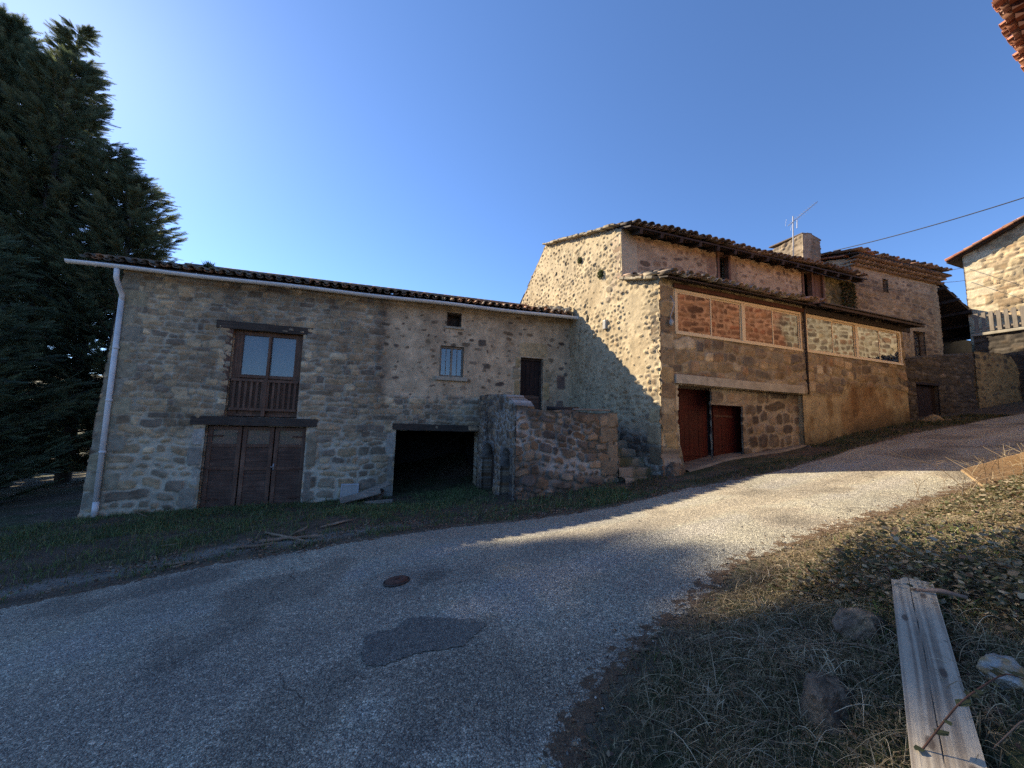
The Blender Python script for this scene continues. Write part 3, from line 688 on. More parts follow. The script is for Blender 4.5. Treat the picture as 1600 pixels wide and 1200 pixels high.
mb = MB(); mb.tube([FA.p(.655, .42, -.10), FA.p(.655, .42, -.05), FA.p(.60, .425, -.045)], .011, 8); mb.box(FA, .64, .67, .34, .50, -.112, -.10); mb.build('door_handle', P_ALU, barn, True)
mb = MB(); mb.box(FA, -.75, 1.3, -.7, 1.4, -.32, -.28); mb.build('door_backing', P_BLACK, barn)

# small upper window, sill, vent, dark door
mb = MB(); mb.box(FA, 4.62, 4.67, 2.95, 3.83, -.14, -.08); mb.box(FA, 5.25, 5.30, 2.95, 3.83, -.14, -.08); mb.box(FA, 4.67, 5.25, 3.77, 3.83, -.14, -.08); mb.box(FA, 4.67, 5.25, 2.95, 3.0, -.14, -.08)
mb.box(FA, 4.93, 4.985, 3.0, 3.77, -.14, -.075); w1 = mb.build('casement_window', W_PALE, barn); soften(w1, .003)
for a, b in ((4.67, 4.93), (4.985, 5.25)):
    mb = MB(); mb.box(FA, a, b, 3.0, 3.77, -.12, -.115); mb.build('pane', G_SMALL, w1)
    mb = MB(); mb.box(FA, (a + b) / 2 - .008, (a + b) / 2 + .008, 3.0, 3.77, -.108, -.095); mb.build('glazing_bar', W_PALE, w1)
mb = MB()
for k in range(7): mb.box(FA, 4.68 + k * .08, 4.745 + k * .08, 2.98, 3.8, -.22, -.19)
mb.build('inner_shutter', W_BROWN, w1)
mb = MB(); mb.box(FA, 4.50, 5.42, 2.82, 2.935, -.2, .10, jit=.008); soften(mb.build('window_sill', P_CONC, barn), .02)
mb = MB(); mb.box(FA, 4.70, 5.26, 4.34, 4.405, -.2, .05, jit=.006); soften(mb.build('vent_sill', P_CONC, barn), .015)
mb = MB(); mb.box(FA, 4.77, 4.81, 4.42, 4.82, -.16, -.1); mb.box(FA, 5.15, 5.19, 4.42, 4.82, -.16, -.1); mb.box(FA, 4.81, 5.15, 4.78, 4.82, -.16, -.1); mb.box(FA, 4.78, 5.18, 4.42, 4.8, -.34, -.32); mb.build('vent_frame', W_DARKV, barn)
mb = MB(); mb.box(FA, 7.04, 7.10, 1.9, 3.68, -.2, -.12); mb.box(FA, 7.70, 7.76, 1.9, 3.68, -.2, -.12); mb.box(FA, 7.10, 7.70, 3.61, 3.68, -.2, -.12)
o = mb.build('door_frame', W_DARKV, barn); soften(o, .004)
mb = MB()
for k in range(4): mb.box(FA, 7.105 + k * .149, 7.248 + k * .149, 2.55, 3.60, -.19 + rng.uniform(0, .008), -.16 + rng.uniform(0, .006))
d = mb.build('plank_door', W_BLACKV, barn); soften(d, .003)
mb = MB()
for k in range(5): mb.box(FA, 7.105, 7.70, 1.9 + k * .13, 2.02 + k * .13, -.18, -.145 + rng.uniform(0, .012))
mb.build('lower_boards', W_BROWNH, d)
mb = MB(); mb.tube([FA.p(7.2, 2.75, -.15), FA.p(7.2, 2.75, -.10), FA.p(7.2, 2.62, -.10)], .008, 6); mb.build('door_handle', P_RUST, d, True)

# roof, rafters and eave of the barn
FAe = FA.shift(.34)
up_in = -FA.out
mb = MB()
for (ua, ub) in ((-3.35, UJ),):
    zf = lambda n: 5.04 + (.34 - n) * .335
    P = [FA.p(ua, zf(.34) - .06, .34), FA.p(ub, zf(.34) - .06, .34), FA.p(ub, zf(-3.6) - .06, -3.6), FA.p(ua, zf(-3.6) - .06, -3.6)]
    P2 = [p + np.array([0, 0, .035]) for p in P]; mb.box8(P + P2)
    B0 = [FA.p(ua, zf(-3.6) - .06, -3.6), FA.p(ub, zf(-3.6) - .06, -3.6), FA.p(ub, 5.0, -7.4), FA.p(ua, 5.0, -7.4)]; mb.box8(B0 + [p + np.array([0, 0, .035]) for p in B0])
roofA = mb.build('roof_deck', W_DARK, barn)
t1 = tiles('roof_tiles', FA.p(-3.35, 5.04, .36), FA.d, up_in, .335, 8.2, 4.1, barn, PAL_TA, 3, kind='both')
t2 = tiles('roof_tiles', FA.p(4.85, 5.04, .36), FA.d, up_in, .335, UJ - 4.95, 4.1, barn, PAL_TO, 4, kind='both')
t3 = tiles('roof_tiles', FA.p(-3.35, 5.04, -7.5), FA.d, FA.out, .335, UJ + 3.3, 4.1, barn, PAL_TA, 5, expo=.5)
mb = MB()
for k in range(46):
    c = FA.p(-3.3 + k * .26, 5.04 + 4.0 * .335 + .10, -3.62); mb.tube([c, c + np.array([*(FA.d * .30), 0.01])], [.10, .085], 8, c=np.array(PAL_TA[k % 5]))
mb.build('ridge_tiles', M_TILE, barn, True, True)
mb = MB()                                            # plaster gable end closing the roof on the left
P = [FA.p(-2.9, 4.85, -.1), FA.p(-2.6, 4.85, -.1), FA.p(-2.6, 6.2, -3.6), FA.p(-2.9, 6.2, -3.6), FA.p(-2.6, 4.9, -7.0), FA.p(-2.9, 4.9, -7.0)]
mb.add(P, [(0, 3, 2, 1)], [(0, 5, 3), (1, 2, 4)]); mb.build('gable_infill', P_CONC, barn)
# mortar fillet where the roof meets the gable of the next house
mb = MB(); r_ = np.random.default_rng(5)
for k in range(26):
    t = k / 25; n = .30 - t * 2.6; z = 5.13 + (.34 - n) * .335 + .05
    c = FA.p(UJ - .14 - r_.uniform(0, .22) * (1 - t), z, n); mb.obox(c, (r_.uniform(-1, 1), r_.uniform(-1, 1), r_.uniform(-.3, .3)), r_.uniform(.12, .26), r_.uniform(.10, .2), r_.uniform(.06, .12), c=(.40, .34, .24))
soften(mb.build('mortar_fillet', M_ROCK, barn, False, True), .02)

# half-round gutter and down pipe
def gutter(F, u0, z0, u1, z1, n, r, parent, name='gutter', mat=P_ZINC):
    mb = MB(); K = 9; th = np.linspace(np.pi, 2 * np.pi, K); us = np.linspace(u0, u1, 40); V = []
    for i, u in enumerate(us):
        z = lerp(z0, z1, i / 39) + .010 * math.sin(u * 1.7)
        for rr_ in (r, r - .006):
            for t_ in th: V.append(F.p(u, z + math.sin(t_) * rr_, n + math.cos(t_) * rr_))
    Q = []
    for i in range(39):
        for k in range(K - 1):
            a = i * 2 * K + k; b = (i + 1) * 2 * K + k; Q += [(a, b, b + 1, a + 1), (a + K, a + K + 1, b + K + 1, b + K)]
        a = i * 2 * K; b = a + 2 * K; Q += [(a, a + K, b + K, b), (a + K - 1, b + K - 1, b + 2 * K - 1, a + 2 * K - 1)]
    for i in (0, 39):
        a = i * 2 * K
        for k in range(K - 1): Q.append((a + k, a + k + 1, a + K - 1 - (k + 1) if K - 2 - k > k else a + K - 1, a + K - 1 - k if K - 1 - k > k else a + K - 1)) if k < K // 2 else None
    mb.add(V, Q)
    for u in np.arange(u0 + .5, u1, 1.9): mb.tube([F.p(u, lerp(z0, z1, (u - u0) / (u1 - u0)), n - r) + 0, F.p(u, lerp(z0, z1, (u - u0) / (u1 - u0)) - r - .004, n), F.p(u, lerp(z0, z1, (u - u0) / (u1 - u0)), n + r + .002)], .012, 6)
    mb.tube([F.p(u0, z0 + r * .9, n + r), F.p(u1, z1 + r * .9, n + r)], .011, 8) if False else None
    return mb.build(name, mat, parent, True)
gutter(FA, -3.54, 4.93, 8.72, 4.97, .44, .075, barn)
mb = MB(); mb.tube([FA.p(-2.66, 4.86, .44), FA.p(-2.66, 4.66, .42), FA.p(-2.68, 4.50, .26), FA.p(-2.70, 4.36, .09), FA.p(-2.71, 4.22, .075)], .05, 12)
mb.tube([FA.p(-2.71, 4.28, .075), FA.p(-2.66, -.32, .075)], .052, 14)
for z in (3.1, 1.9, .75): mb.tube([FA.p(-2.70 + (4.2 - z) * .0098, z, .075), FA.p(-2.70 + (4.2 - z) * .0098, z + .05, .075)], .062, 14)
mb.tube([FA.p(-2.655, -.30, .075), FA.p(-2.65, -.62, .085)], .056, 14); mb.build('down_pipe', P_ZINC, barn, True)
# tuft growing on the roof
M_LEAF = mat_vcol('foliage', 20, .3, .7, 0, spec=.25)
def tuft(c, n, h, r, seed, colr=(.06, .08, .03)):
    r_ = np.random.default_rng(seed); V = []; T = []; C = []
    for k in range(n):
        a = r_.uniform(0, 6.28); q = r_.uniform(0, r); b = np.array(c) + np.array([math.cos(a) * q, math.sin(a) * q, 0]); l = h * r_.uniform(.5, 1)
        tip = b + np.array([r_.normal(0, .4) * l, r_.normal(0, .4) * l, l]); w_ = .012; s_ = np.array([math.cos(a + 1), math.sin(a + 1), 0]) * w_
        i = len(V); V += [b - s_, b + s_, tip]; T.append((i, i + 1, i + 2)); C += [np.array(colr) * r_.uniform(.6, 1.4)] * 3
    return np.array(V), np.array(T), np.array(C)
V, T, C = tuft(FA.p(-1.05, 5.22, .2), 160, .17, .10, 3); tag(mk('roof_plant', V, None, T, M_LEAF, None, C, False), 'small green tuft growing on the eave tiles of the low barn', 'plant')

# ================================================================== TERRACE and STAIRS
TC = np.array([.105, 7.647]); nA = np.array([-FA.d[1], FA.d[0]])
FT = Frame(TC, FA.d)                      # front, u 0..2.27
FS = Frame(FA.p(0, 0)[:2] * 0 + TC + nA * 3.52, -nA)   # side wall facing the garage, u 0 at barn .. 3.52 at the corner
terr = thing('terrace', 'raised dark rubble stone terrace before the barn door, two arched niches in its side', 'terrace', (*TC, .1))
def style_T(U, Z, seed):
    H, C = masonry(U, Z, ST_T, seed)
    oc = sst(1.0, 2.1, U + .5 * (fbm(U, Z, seed + 5, 3) - .5))[..., None]; C = lerp(C * .82, C * np.array([.95, .88, .78]), oc * .8)
    return H, C
blT = []
for k, z in enumerate((.3, .62, .96, 1.30, 1.62)): blT.append(((2.27 - (.42 if k % 2 else .27), 2.27, z + .01, z + .31), (.22, .17, .115), .03))
wall('front_wall', FT, 0, 2.27, -.3, 2.05, style_T, terr, top=([0, .6, 1.2, 1.8, 2.27], [2.0, 1.93, 1.96, 1.90, 1.93]), res=.02, seed=21, blocks=blT, thick=.4)
def style_S(U, Z, seed):
    H, C = masonry(U, Z, dict(ST_T, rh=(.1, .2), rl=.2, mort=(.22, .21, .20), mort2=(.36, .36, .36)), seed); return H * .6, C * np.array([.98, .90, .80])
nich = [(.58, 1.84, -.3, 1.15, .34), (2.44, 3.36, -.3, 1.12, .34)]
wall('side_wall', FS, 0, 3.5, -.8, 2.6, style_S, terr, holes=nich, top=([0, .7, 1.6, 2.6, 3.2, 3.5], [2.44, 2.42, 2.36, 2.28, 2.12, 1.99]), res=.022, seed=22, thick=.4)
def arch_fill(F, a, b, z, rise, parent):
    """masonry lunette above a square opening turns it into an arch; the back of the niche follows"""
    k = 18; us = np.linspace(a, b, k + 1); mid = (a + b) / 2; hw_ = (b - a) / 2; mb = MB(); V = []
    zz = z - rise + rise * np.sqrt(np.clip(1 - ((us - mid) / hw_) ** 2, 0, 1))
    for n in (.012, -.34):
        for u, q in zip(us, zz): V += [F.p(u, q, n), F.p(u, z + .02, n)]
    m_ = 2 * (k + 1); Q = []
    for i in range(k):
        a_ = 2 * i; Q += [(a_, a_ + 2, a_ + 3, a_ + 1), (m_ + a_, m_ + a_ + 1, m_ + a_ + 3, m_ + a_ + 2), (a_, m_ + a_, m_ + a_ + 2, a_ + 2)]
    mb.add(V, Q, c=(.20, .19, .18)); mb.build('arch', M_STONE, parent, True, True)
for (a, b, z, bm) in ((.58, 1.84, 1.15, W_DARKV), (2.44, 3.36, 1.12, W_BLACKV)):
    arch_fill(FS, a, b, z + .01, .42, terr)
    mb = MB(); n_ = 6
    for k in range(n_): w_ = (b - a) / n_; mb.box(FS, a + k * w_ + .004, a + (k + 1) * w_ - .004, -.7, z, -.33, -.26 + rng.uniform(0, .01))
    mb.build('niche_boarding', bm, terr)
# deck of the terrace
mb = MB(); mb.add([FT.p(0.1, 1.86, -.1), FT.p(2.2, 1.86, -.1), FT.p(2.2, 1.9, -3.25), FT.p(-.02, 1.9, -3.45)], [(0, 1, 2, 3)]); mb.build('deck', P_CONC, terr)
# side toward the stairs
FR = Frame(FT.p(2.25, 0, 0)[:2] + nA * 3.2, -nA)
mb = MB(); P0 = FT.p(2.25, 0, -.02); P1 = P0 + np.array([*(nA * 3.2), 0]); q_ = np.array([*(FA.d * .02), 0])
FRs = Frame(FT.p(2.27, 0, -.02)[:2], nA)
wall('stair_side_wall', FRs, 0, 3.0, .2, 1.93, lambda U, Z, s: masonry(U, Z, ST_T, s), terr, res=.04, seed=23, thick=.02)

stairs = thing('stone_stairs', 'worn mossy stone steps climbing between the terrace and the tall sunlit gable', 'stairs', (2.8, 8.0, .5))
r_ = np.random.default_rng(8)
def stone_step(p0, p1, depthv, z0, z1, name, parent, seed, colr=(.27, .215, .155)):
    """rough block between p0 and p1 (front edge ends), running back by depthv"""
    nu, nv = 26, 10; u = np.linspace(0, 1, nu); V = []; C = []
    prof = [(0, z0), (0, z0 + (z1 - z0) * .5), (-.0, z1 - .03), (.03, z1), (.35, z1 + .006), (.7, z1), (1, z1 - .004)]
    for i in range(nu):
        for (f, z) in prof:
            p = np.array(p0) + (np.array(p1) - np.array(p0)) * u[i] + np.array(depthv) * f
            s = i * .35 + seed * 9; jz = .03 * (vn(s * .4, f * 3 + seed, 4) - .5) + .012 * (vn(s * 2, z * 9, 5) - .5)
            jn = .03 * (vn(s * .35, z * 3 + seed, 6) - .5)
            V.append([p[0] - depthv[0] * jn * 1.2, p[1] - depthv[1] * jn * 1.2, z + (jz if z > z0 else 0)])
            m_ = fbm(s * .5, f * 4 + z * 5, 12, 3); cc = lerp(np.array(colr), np.array((.09, .085, .045)), float(sst(.45, .65, m_))); C.append(cc * (.7 + .6 * vn(s * .3, z * 20 + f * 8, 3)))
    n = len(prof); Q = [(i * n + j, (i + 1) * n + j, (i + 1) * n + j + 1, i * n + j + 1) for i in range(nu - 1) for j in range(n - 1)]
    T = []
    return mk(name, V, Q, None, M_STONE, parent, np.array(C), True)
NST = 8; zz = np.linspace(.42, 1.86, NST + 1)
for k in range(NST):
    t = k / NST; s_f = 4.02 - k * .29                     # distance along the gable
    g1 = FG.p(s_f, 0, .02); a1 = FT.p(2.29, 0, 0)[:2]; # left end on the terrace side line
    # intersect the step direction (parallel to the barn) with the stair side plane
    left = a1 + nA * ((np.array(g1[:2]) - a1) @ nA) + 0 * a1
    if (np.array(g1[:2]) - a1) @ nA < 0: left = a1 + nA * ((np.array(g1[:2]) - a1) @ nA) + FA.d * (-.02 if k > 0 else -.05)
    dv = np.array([*(nA * .36), 0])
    o = stone_step([left[0], left[1], 0], [g1[0], g1[1], 0], dv, zz[k] - .25, zz[k + 1], 'step', stairs, k + 1)
# things lying on the terrace
def plank(name, a, b, w_, h_, mat, label, cat, upw=(0, 0, 1), group=None, bend=0):
    a = np.array(a, float); b = np.array(b, float); k = 7; ax = b - a; L = np.linalg.norm(ax); ax /= L; upw = np.array(upw, float); s_ = np.cross(ax, upw); s_ /= np.linalg.norm(s_); up_ = np.cross(s_, ax)
    V = []
    for i in range(k):
        t = i / (k - 1); c = a + (b - a) * t + up_ * bend * math.sin(math.pi * t); wj = w_ * (1 + .03 * (rng.random() - .5))
        for (x, y) in ((-.5, -.5), (.5, -.5), (.5, .5), (-.5, .5)): V.append(c + s_ * x * wj + up_ * y * h_)
    Q = [(i * 4 + e, i * 4 + (e + 1) % 4, i * 4 + 4 + (e + 1) % 4, i * 4 + 4 + e) for i in range(k - 1) for e in range(4)] + [(3, 2, 1, 0), tuple((k - 1) * 4 + e for e in range(4))]
    o = mk(name, V, Q, None, mat, None, None, False); soften(o, .003); tag(o, label, cat, group); return o
p1 = FT.p(1.35, 1.99, -.25); p2 = FT.p(2.15, 1.99, -.12)
plank('plank', p1, p2, .16, .03, W_GREY, 'grey plank lying flat along the top of the terrace wall', 'plank')
mb = MB(); mb.tube([FT.p(1.0, 2.02, -.9), FT.p(1.35, 2.0, -.75), FT.p(1.7, 2.03, -.7)], [.05, .06, .04], 9); tag(mb.build('log', W_DARK, None, True), 'short dark log lying on the terrace near the barn door', 'log')

# ================================================================== BUILDING B: tall house with glazed porch
OF = FG.p(3.96, 0)[:2]; OU = FG.p(2.58, 0)[:2]
FF = Frame(OF, FB_D); FU = Frame(OU, FB_D)
house = thing('stone_house', 'tall ochre stone house with sunlit gable and a long glazed porch above its garage', 'house', (*OF, .65))
def style_G(U, Z, seed):
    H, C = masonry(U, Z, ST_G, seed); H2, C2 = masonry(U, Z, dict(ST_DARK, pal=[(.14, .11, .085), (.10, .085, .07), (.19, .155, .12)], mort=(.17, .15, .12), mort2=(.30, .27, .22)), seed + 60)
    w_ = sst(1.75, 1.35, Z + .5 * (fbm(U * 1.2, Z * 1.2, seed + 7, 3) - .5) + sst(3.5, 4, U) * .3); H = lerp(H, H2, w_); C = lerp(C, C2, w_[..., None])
    st_ = sst(.55, .7, fbm(U * .9, Z * .6, seed + 8, 4))[..., None] * .35; C = lerp(C, C * np.array([.78, .70, .60]), st_)
    # the newer porch end is rougher and paler
    return H, C
blG = [((.93, 1.07, 4.66, 4.92), (.03, .025, .02), -.05)]
for (s_, z_, w_) in ((1.74, 5.88, .085), (-.34, 7.0, .06), (-1.0, 6.9, .05), (.62, 6.7, .05), (-1.6, 6.3, .05)):
    blG.append(((s_ - w_, s_ + w_, z_ - w_ * 1.2, z_ + w_ * 1.2), (.03, .027, .02), -.06))
blG += [((3.62, 3.96, .85, 1.25), (.16, .12, .075), .03), ((3.55, 3.96, 1.28, 1.72), (.33, .25, .15), .03), ((3.62, 3.96, 1.75, 2.1), (.40, .30, .17), .03)]
gx = [-4.2, -1.96, 2.5, 2.62, 2.64, 3.4, 3.96]; gz = [6.84, 8.35, 6.86, 6.80, 5.36, 5.12, 4.93]
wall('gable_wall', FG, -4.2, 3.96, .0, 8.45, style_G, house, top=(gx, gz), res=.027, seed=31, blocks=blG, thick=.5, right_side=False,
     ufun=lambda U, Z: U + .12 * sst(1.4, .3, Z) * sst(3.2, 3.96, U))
# ragged stones along the gable verge
mb = MB(); r_ = np.random.default_rng(12)
def verge(s0, s1, n, zo=.02, w_=(.14, .3), cc=(.36, .30, .21)):
    for k in range(n):
        s_ = lerp(s0, s1, (k + .5) / n) + r_.normal(0, .02); z = np.interp(s_, gx, gz) + zo
        sl = np.interp(s_ + .1, gx, gz) - np.interp(s_ - .1, gx, gz)
        mb.obox(FG.p(s_, z + r_.uniform(-.01, .02), .02 + r_.uniform(-.02, .02)) - np.array([*(FG.d * .1), sl * .5]), [*(FG.d * .2), sl], r_.uniform(*w_), .34, r_.uniform(.04, .075), c=np.array(cc) * r_.uniform(.6, 1.2))
verge(-1.9, 1.9, 17); verge(1.9, 2.55, 4, .05)
soften(mb.build('verge_stones', M_ROCK, house, False, True), .015)
mb = MB(); verge(2.72, 3.9, 7, .03, (.2, .34))
soften(mb.build('verge_stones', M_ROCK, house, False, True), .015)
mb = MB(); mb.obox(FG.p(2.05, 7.13, -.05), [*(FG.d), -.33], .34, .3, .03, c=(.12, .09, .07)); mb.obox(FG.p(1.9, 7.16, -.1), [*(FB_D), .0], .55, .3, .05, c=(.15, .11, .085)); mb.build('loose_slab', M_ROCK, house, False, True)
mb = MB(); mb.box(FG, 1.90, 2.04, 4.24, 4.50, .0, .09); soften(mb.build('vent_cowl', P_LAMP, house), .02)

# porch front wall
def style_F(U, Z, seed):
    H, C = masonry(U, Z, ST_F, seed); H2, C2 = masonry(U, Z, ST_FL, seed + 50)
    line = np.interp(U, [4.4, 4.7, 6.2, 6.4, 9.4], [2.62, 2.62, 2.72, 3.0, 2.95])
    wob = .12 * (fbm(U * 3, Z * 3, seed + 9, 3) - .5)
    w_ = sst(4.35, 4.5, U) * sst(line + .05, line - .08, Z + wob); H = lerp(H, H2, w_); C = lerp(C, C2, w_[..., None])
    rust = sst(.5, .62, fbm(U * 1.1 + 3, Z * .5, seed + 10, 3)) * w_; C = lerp(C, C * np.array([.62, .45, .34]), (rust * .7)[..., None])
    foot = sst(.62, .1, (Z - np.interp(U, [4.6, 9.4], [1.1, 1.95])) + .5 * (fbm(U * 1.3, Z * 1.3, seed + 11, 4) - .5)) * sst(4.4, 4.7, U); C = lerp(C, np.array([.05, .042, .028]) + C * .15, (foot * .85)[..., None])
    return H, C
blF = []
for k, z in enumerate((1.20, 1.56, 1.92, 2.26, 2.63, 3.0, 3.38, 3.75, 4.1, 4.45)):
    blF.append(((.0, .40 if k % 2 else .36, z + .01, z + .35), [(.34, .24, .12), (.26, .19, .11), (.36, .28, .17), (.22, .15, .085)][k % 4], .025))
for k, z in enumerate((1.25, 1.62, 1.98, 2.32)): blF.append(((4.66, 5.0 + .1 * (k % 2), z, z + .33), (.28, .21, .12), .012)) if False else None
holesF = [(.42, 4.60, .2, 2.60, .22), (.42, 4.70, 3.74, 4.79, .14), (4.84, 9.26, 3.74, 4.79, .14)]
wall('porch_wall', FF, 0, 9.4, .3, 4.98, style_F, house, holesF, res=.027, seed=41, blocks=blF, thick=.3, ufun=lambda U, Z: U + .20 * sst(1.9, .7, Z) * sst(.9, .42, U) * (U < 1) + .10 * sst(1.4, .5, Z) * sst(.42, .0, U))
# windows in the porch: sliding frames
def porch_window(u0, u1, tops, name='sliding_window'):
    F = FF; z0, z1 = 3.74, 4.79; n0, n1 = -.06, .012
    mb = MB(); f = .055
    mb.box(F, u0, u1, z0, z0 + f, n0, n1 + .02); mb.box(F, u0, u1, z1 - f, z1, n0, n1 + .004); mb.box(F, u0, u0 + f, z0 + f, z1 - f, n0, n1); mb.box(F, u1 - f, u1, z0 + f, z1 - f, n0, n1)
    mid = (u0 + u1) / 2; mb.box(F, mid - .045, mid + .045, z0 + f, z1 - f, n0, n1)
    o = mb.build(name, P_FRAME, house); soften(o, .004)
    q = [u0 + f, u0 + (mid - u0) * .51, mid - .045], [mid + .045, mid + (u1 - mid) * .49, u1 - f]
    for a, m_, b in q:
        for (x, y, nn) in ((a, m_ + .02, .004), (m_ - .02, b, -.020)):
            mb = MB(); s_ = .036; za, zb_ = z0 + f, z1 - f
            mb.box(F, x, x + s_, za, zb_, nn - .018, nn); mb.box(F, y - s_, y, za, zb_, nn - .018, nn); mb.box(F, x + s_, y - s_, za, za + s_, nn - .018, nn - .001); mb.box(F, x + s_, y - s_, zb_ - s_, zb_, nn - .018, nn - .001)
            sh = mb.build('sash', P_FRAME, o)
            mb = MB(); mb.box(F, x + s_, y - s_, za + s_, zb_ - s_, nn - .012, nn - .007); mb.build('pane', G_PORCH, o)
    return o
porch_window(.43, 4.69, 0); porch_window(4.85, 9.25, 0)
mb = MB(); mb.box(FF, 4.70, 4.84, 3.74, 4.79, -.05, .0); mb.build('post', W_DARKV, house)
mb = MB(); mb.tube([FF.p(4.77, 4.95, .10), FF.p(4.77, 4.85, .06), FF.p(4.765, 2.62, .05)], .026, 10); mb.build('drain_pipe', P_DARKMET, house, True)
# curtains inside the first half of the porch
mb = MB(); k = 90; us = np.linspace(.5, 4.05, k); V = []
for u in us:
    for z in (3.75, 4.75): V.append(FF.p(u, z, -.30 + .035 * math.sin(u * 31) + .02 * math.sin(u * 13)))
mb.add(V, [(2 * i, 2 * i + 2, 2 * i + 3, 2 * i + 1) for i in range(k - 1)]); mb.build('curtain', P_CURT, house, True)
# concrete slab over the garage bay
o = lintel('concrete_lintel', FF, .38, 4.60, 2.63, 2.83, -.62, .07, house, P_CONC, sag=.01)
mb = MB(); mb.box(FF, .45, 4.56, 2.602, 2.632, -.66, -.0); mb.build('slab_soffit', P_CONC, house)
# recess behind: stone back wall, red doors
FRc = FF.shift(-.48)
FRi = FF.shift(-.14)
wall('recess_wall', FRi, 1.60, 4.615, .3, 2.6, lambda U, Z, s: masonry(U, Z, dict(ST_F, rh=(.2, .36), rl=.34, pal=[(.24, .185, .13), (.15, .12, .09), (.30, .235, .165), (.12, .095, .075)], mort=(.32, .265, .19), warp=1.3, p=(2, 3.2), gap=.012), s), house, [(1.60, 2.60, .3, 2.22, .05)], res=.03, seed=43, thick=.05)
mb = MB(); mb.box(FF, 6.25, 6.35, .3, 2.6, -.8, -.31); mb.box(FF, .3, 4.5, .3, 2.62, -.9, -.62); mb.box(FF, .5, 4.5, 2.635, 2.66, -.9, -.31); mb.build('recess_cheek', P_BLACK, house)  # near-black boxes put the shade behind the door leaves into colour
mb = MB()
for k in range(8): mb.box(FF, 1.96 + k * .134, 2.088 + k * .134, .55, 2.20, -.46, -.415 + rng.uniform(0, .008))
mb.box(FF, 1.93, 3.06, 2.20, 2.27, -.46, -.40); mb.box(FF, 3.03, 3.09, .55, 2.20, -.46, -.40)
rdoor = mb.build('red_plank_door', W_RED, house)
mb = MB()
for k in range(9): mb.box(FF, .62 + k * .145, .758 + k * .145, .55, 2.60, -.60, -.56 + rng.uniform(0, .008))
mb.box(FF, .66, 1.86, 2.1, 2.2, -.56, -.54); mb.box(FF, .66, 1.86, 1.0, 1.1, -.56, -.54)
mb.build('red_plank_door', W_RED, house, label='taller dark red plank leaf at the left end of the garage bay')
for z_ in (1.95, .95): mb = MB(); mb.box(FF, 1.97, 2.6, z_, z_ + .045, -.408, -.396); mb.build('strap_hinge', P_RUST, rdoor)
mb = MB(); mb.tube([FF.p(2.9, 1.45, -.41), FF.p(2.9, 1.45, -.37), FF.p(2.9, 1.32, -.37)], .010, 6); mb.build('door_handle', P_RUST, rdoor, True)
mb = MB()                                       # concrete threshold
P = [FF.p(.6, 0, .16), FF.p(4.55, 0, .10), FF.p(5.3, 0, -.6), FF.p(.4, 0, -.6)]
us = np.linspace(0, 1, 34); vs = np.linspace(0, 1, 12); V = []
for a_u in us:
    for b_v in vs:
        f_ = P[0] * (1 - a_u) + P[1] * a_u; k_ = P[3] * (1 - a_u) + P[2] * a_u; p = f_ * (1 - b_v) + k_ * b_v; wob = .10 * (vn(a_u * 7, 0, 3) - .5) * (1 - b_v) + .03 * (vn(a_u * 25, 0, 4) - .5) * (1 - b_v)
        p = p + np.array([*(FF.out * wob), 0]); V.append([p[0], p[1], float(ground_z(p[0], p[1])) + (.035 if 0 < b_v else -.02)])
mb.add(V, [(i * 12 + j, i * 12 + 12 + j, i * 12 + 13 + j, i * 12 + j + 1) for i in range(33) for j in range(11)])
mb.build('threshold_slab', mat_plain('dirty_concrete', (.20, .165, .12), .9, 0, .4, 6), house)

# upper facade
holesU = [(3.34, 3.86, 5.75, 6.82, .25), (7.05, 8.15, 5.5, 6.98, .4)]
def style_U(U, Z, seed):
    H, C = masonry(U, Z, ST_U, seed); w_ = sst(8.1, 8.3, U)[..., None]; H2, C2 = masonry(U, Z, dict(ST_T, mort=(.12, .10, .07)), seed + 5); return lerp(H, H2, w_[..., 0]), lerp(C, C2 * np.array([.9, .95, .6]), w_)
blU = [((.0, .50, 6.25, 6.66), (.22, .16, .115), .02), ((.0, .34, 5.85, 6.22), (.31, .24, .16), .015), ((.0, .55, 5.45, 5.82), (.20, .15, .11), .02), ((2.95, 3.3, 6.05, 6.6), (.24, .17, .12), .01), ((3.9, 4.15, 5.8, 6.7), (.25, .19, .13), .01)]
wall('upper_wall', FU, 0, 9.75, 4.9, 6.98, style_U, house, holesU, top=([0, 9.75], [6.70, 6.98]), res=.03, seed=51, blocks=blU, thick=.45)
mb = MB(); mb.box(FU, 3.34, 3.42, 5.4, 6.82, -.1, .05); mb.box(FU, 3.78, 3.86, 5.4, 6.82, -.1, .05); mb.box(FU, 3.42, 3.78, 6.74, 6.82, -.1, .05); o = mb.build('window_frame', W_BROWN, house)
mb = MB(); mb.box(FU, 3.45, 3.53, 5.7, 6.74, -.15, -.12); mb.build('curtain', P_CURTB, house)
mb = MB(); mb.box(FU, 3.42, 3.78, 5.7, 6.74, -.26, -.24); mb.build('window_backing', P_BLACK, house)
mb = MB()
for k in range(3): mb.box(FU, 7.60 + k * .17, 7.76 + k * .17, 5.5, 6.9, -.06, -.03 + rng.uniform(0, .01))
mb.box(FU, 7.05, 7.13, 5.5, 6.95, -.1, .04); mb.box(FU, 7.50, 7.58, 5.5, 6.95, -.1, .05); mb.box(FU, 8.07, 8.15, 5.5, 6.95, -.1, .04); mb.build('plank_shutter', W_BROWN, house)
mb = MB(); mb.box(FU, 7.05, 8.15, 5.5, 6.98, -.5, -.46); mb.build('window_backing', P_BLACK, house)
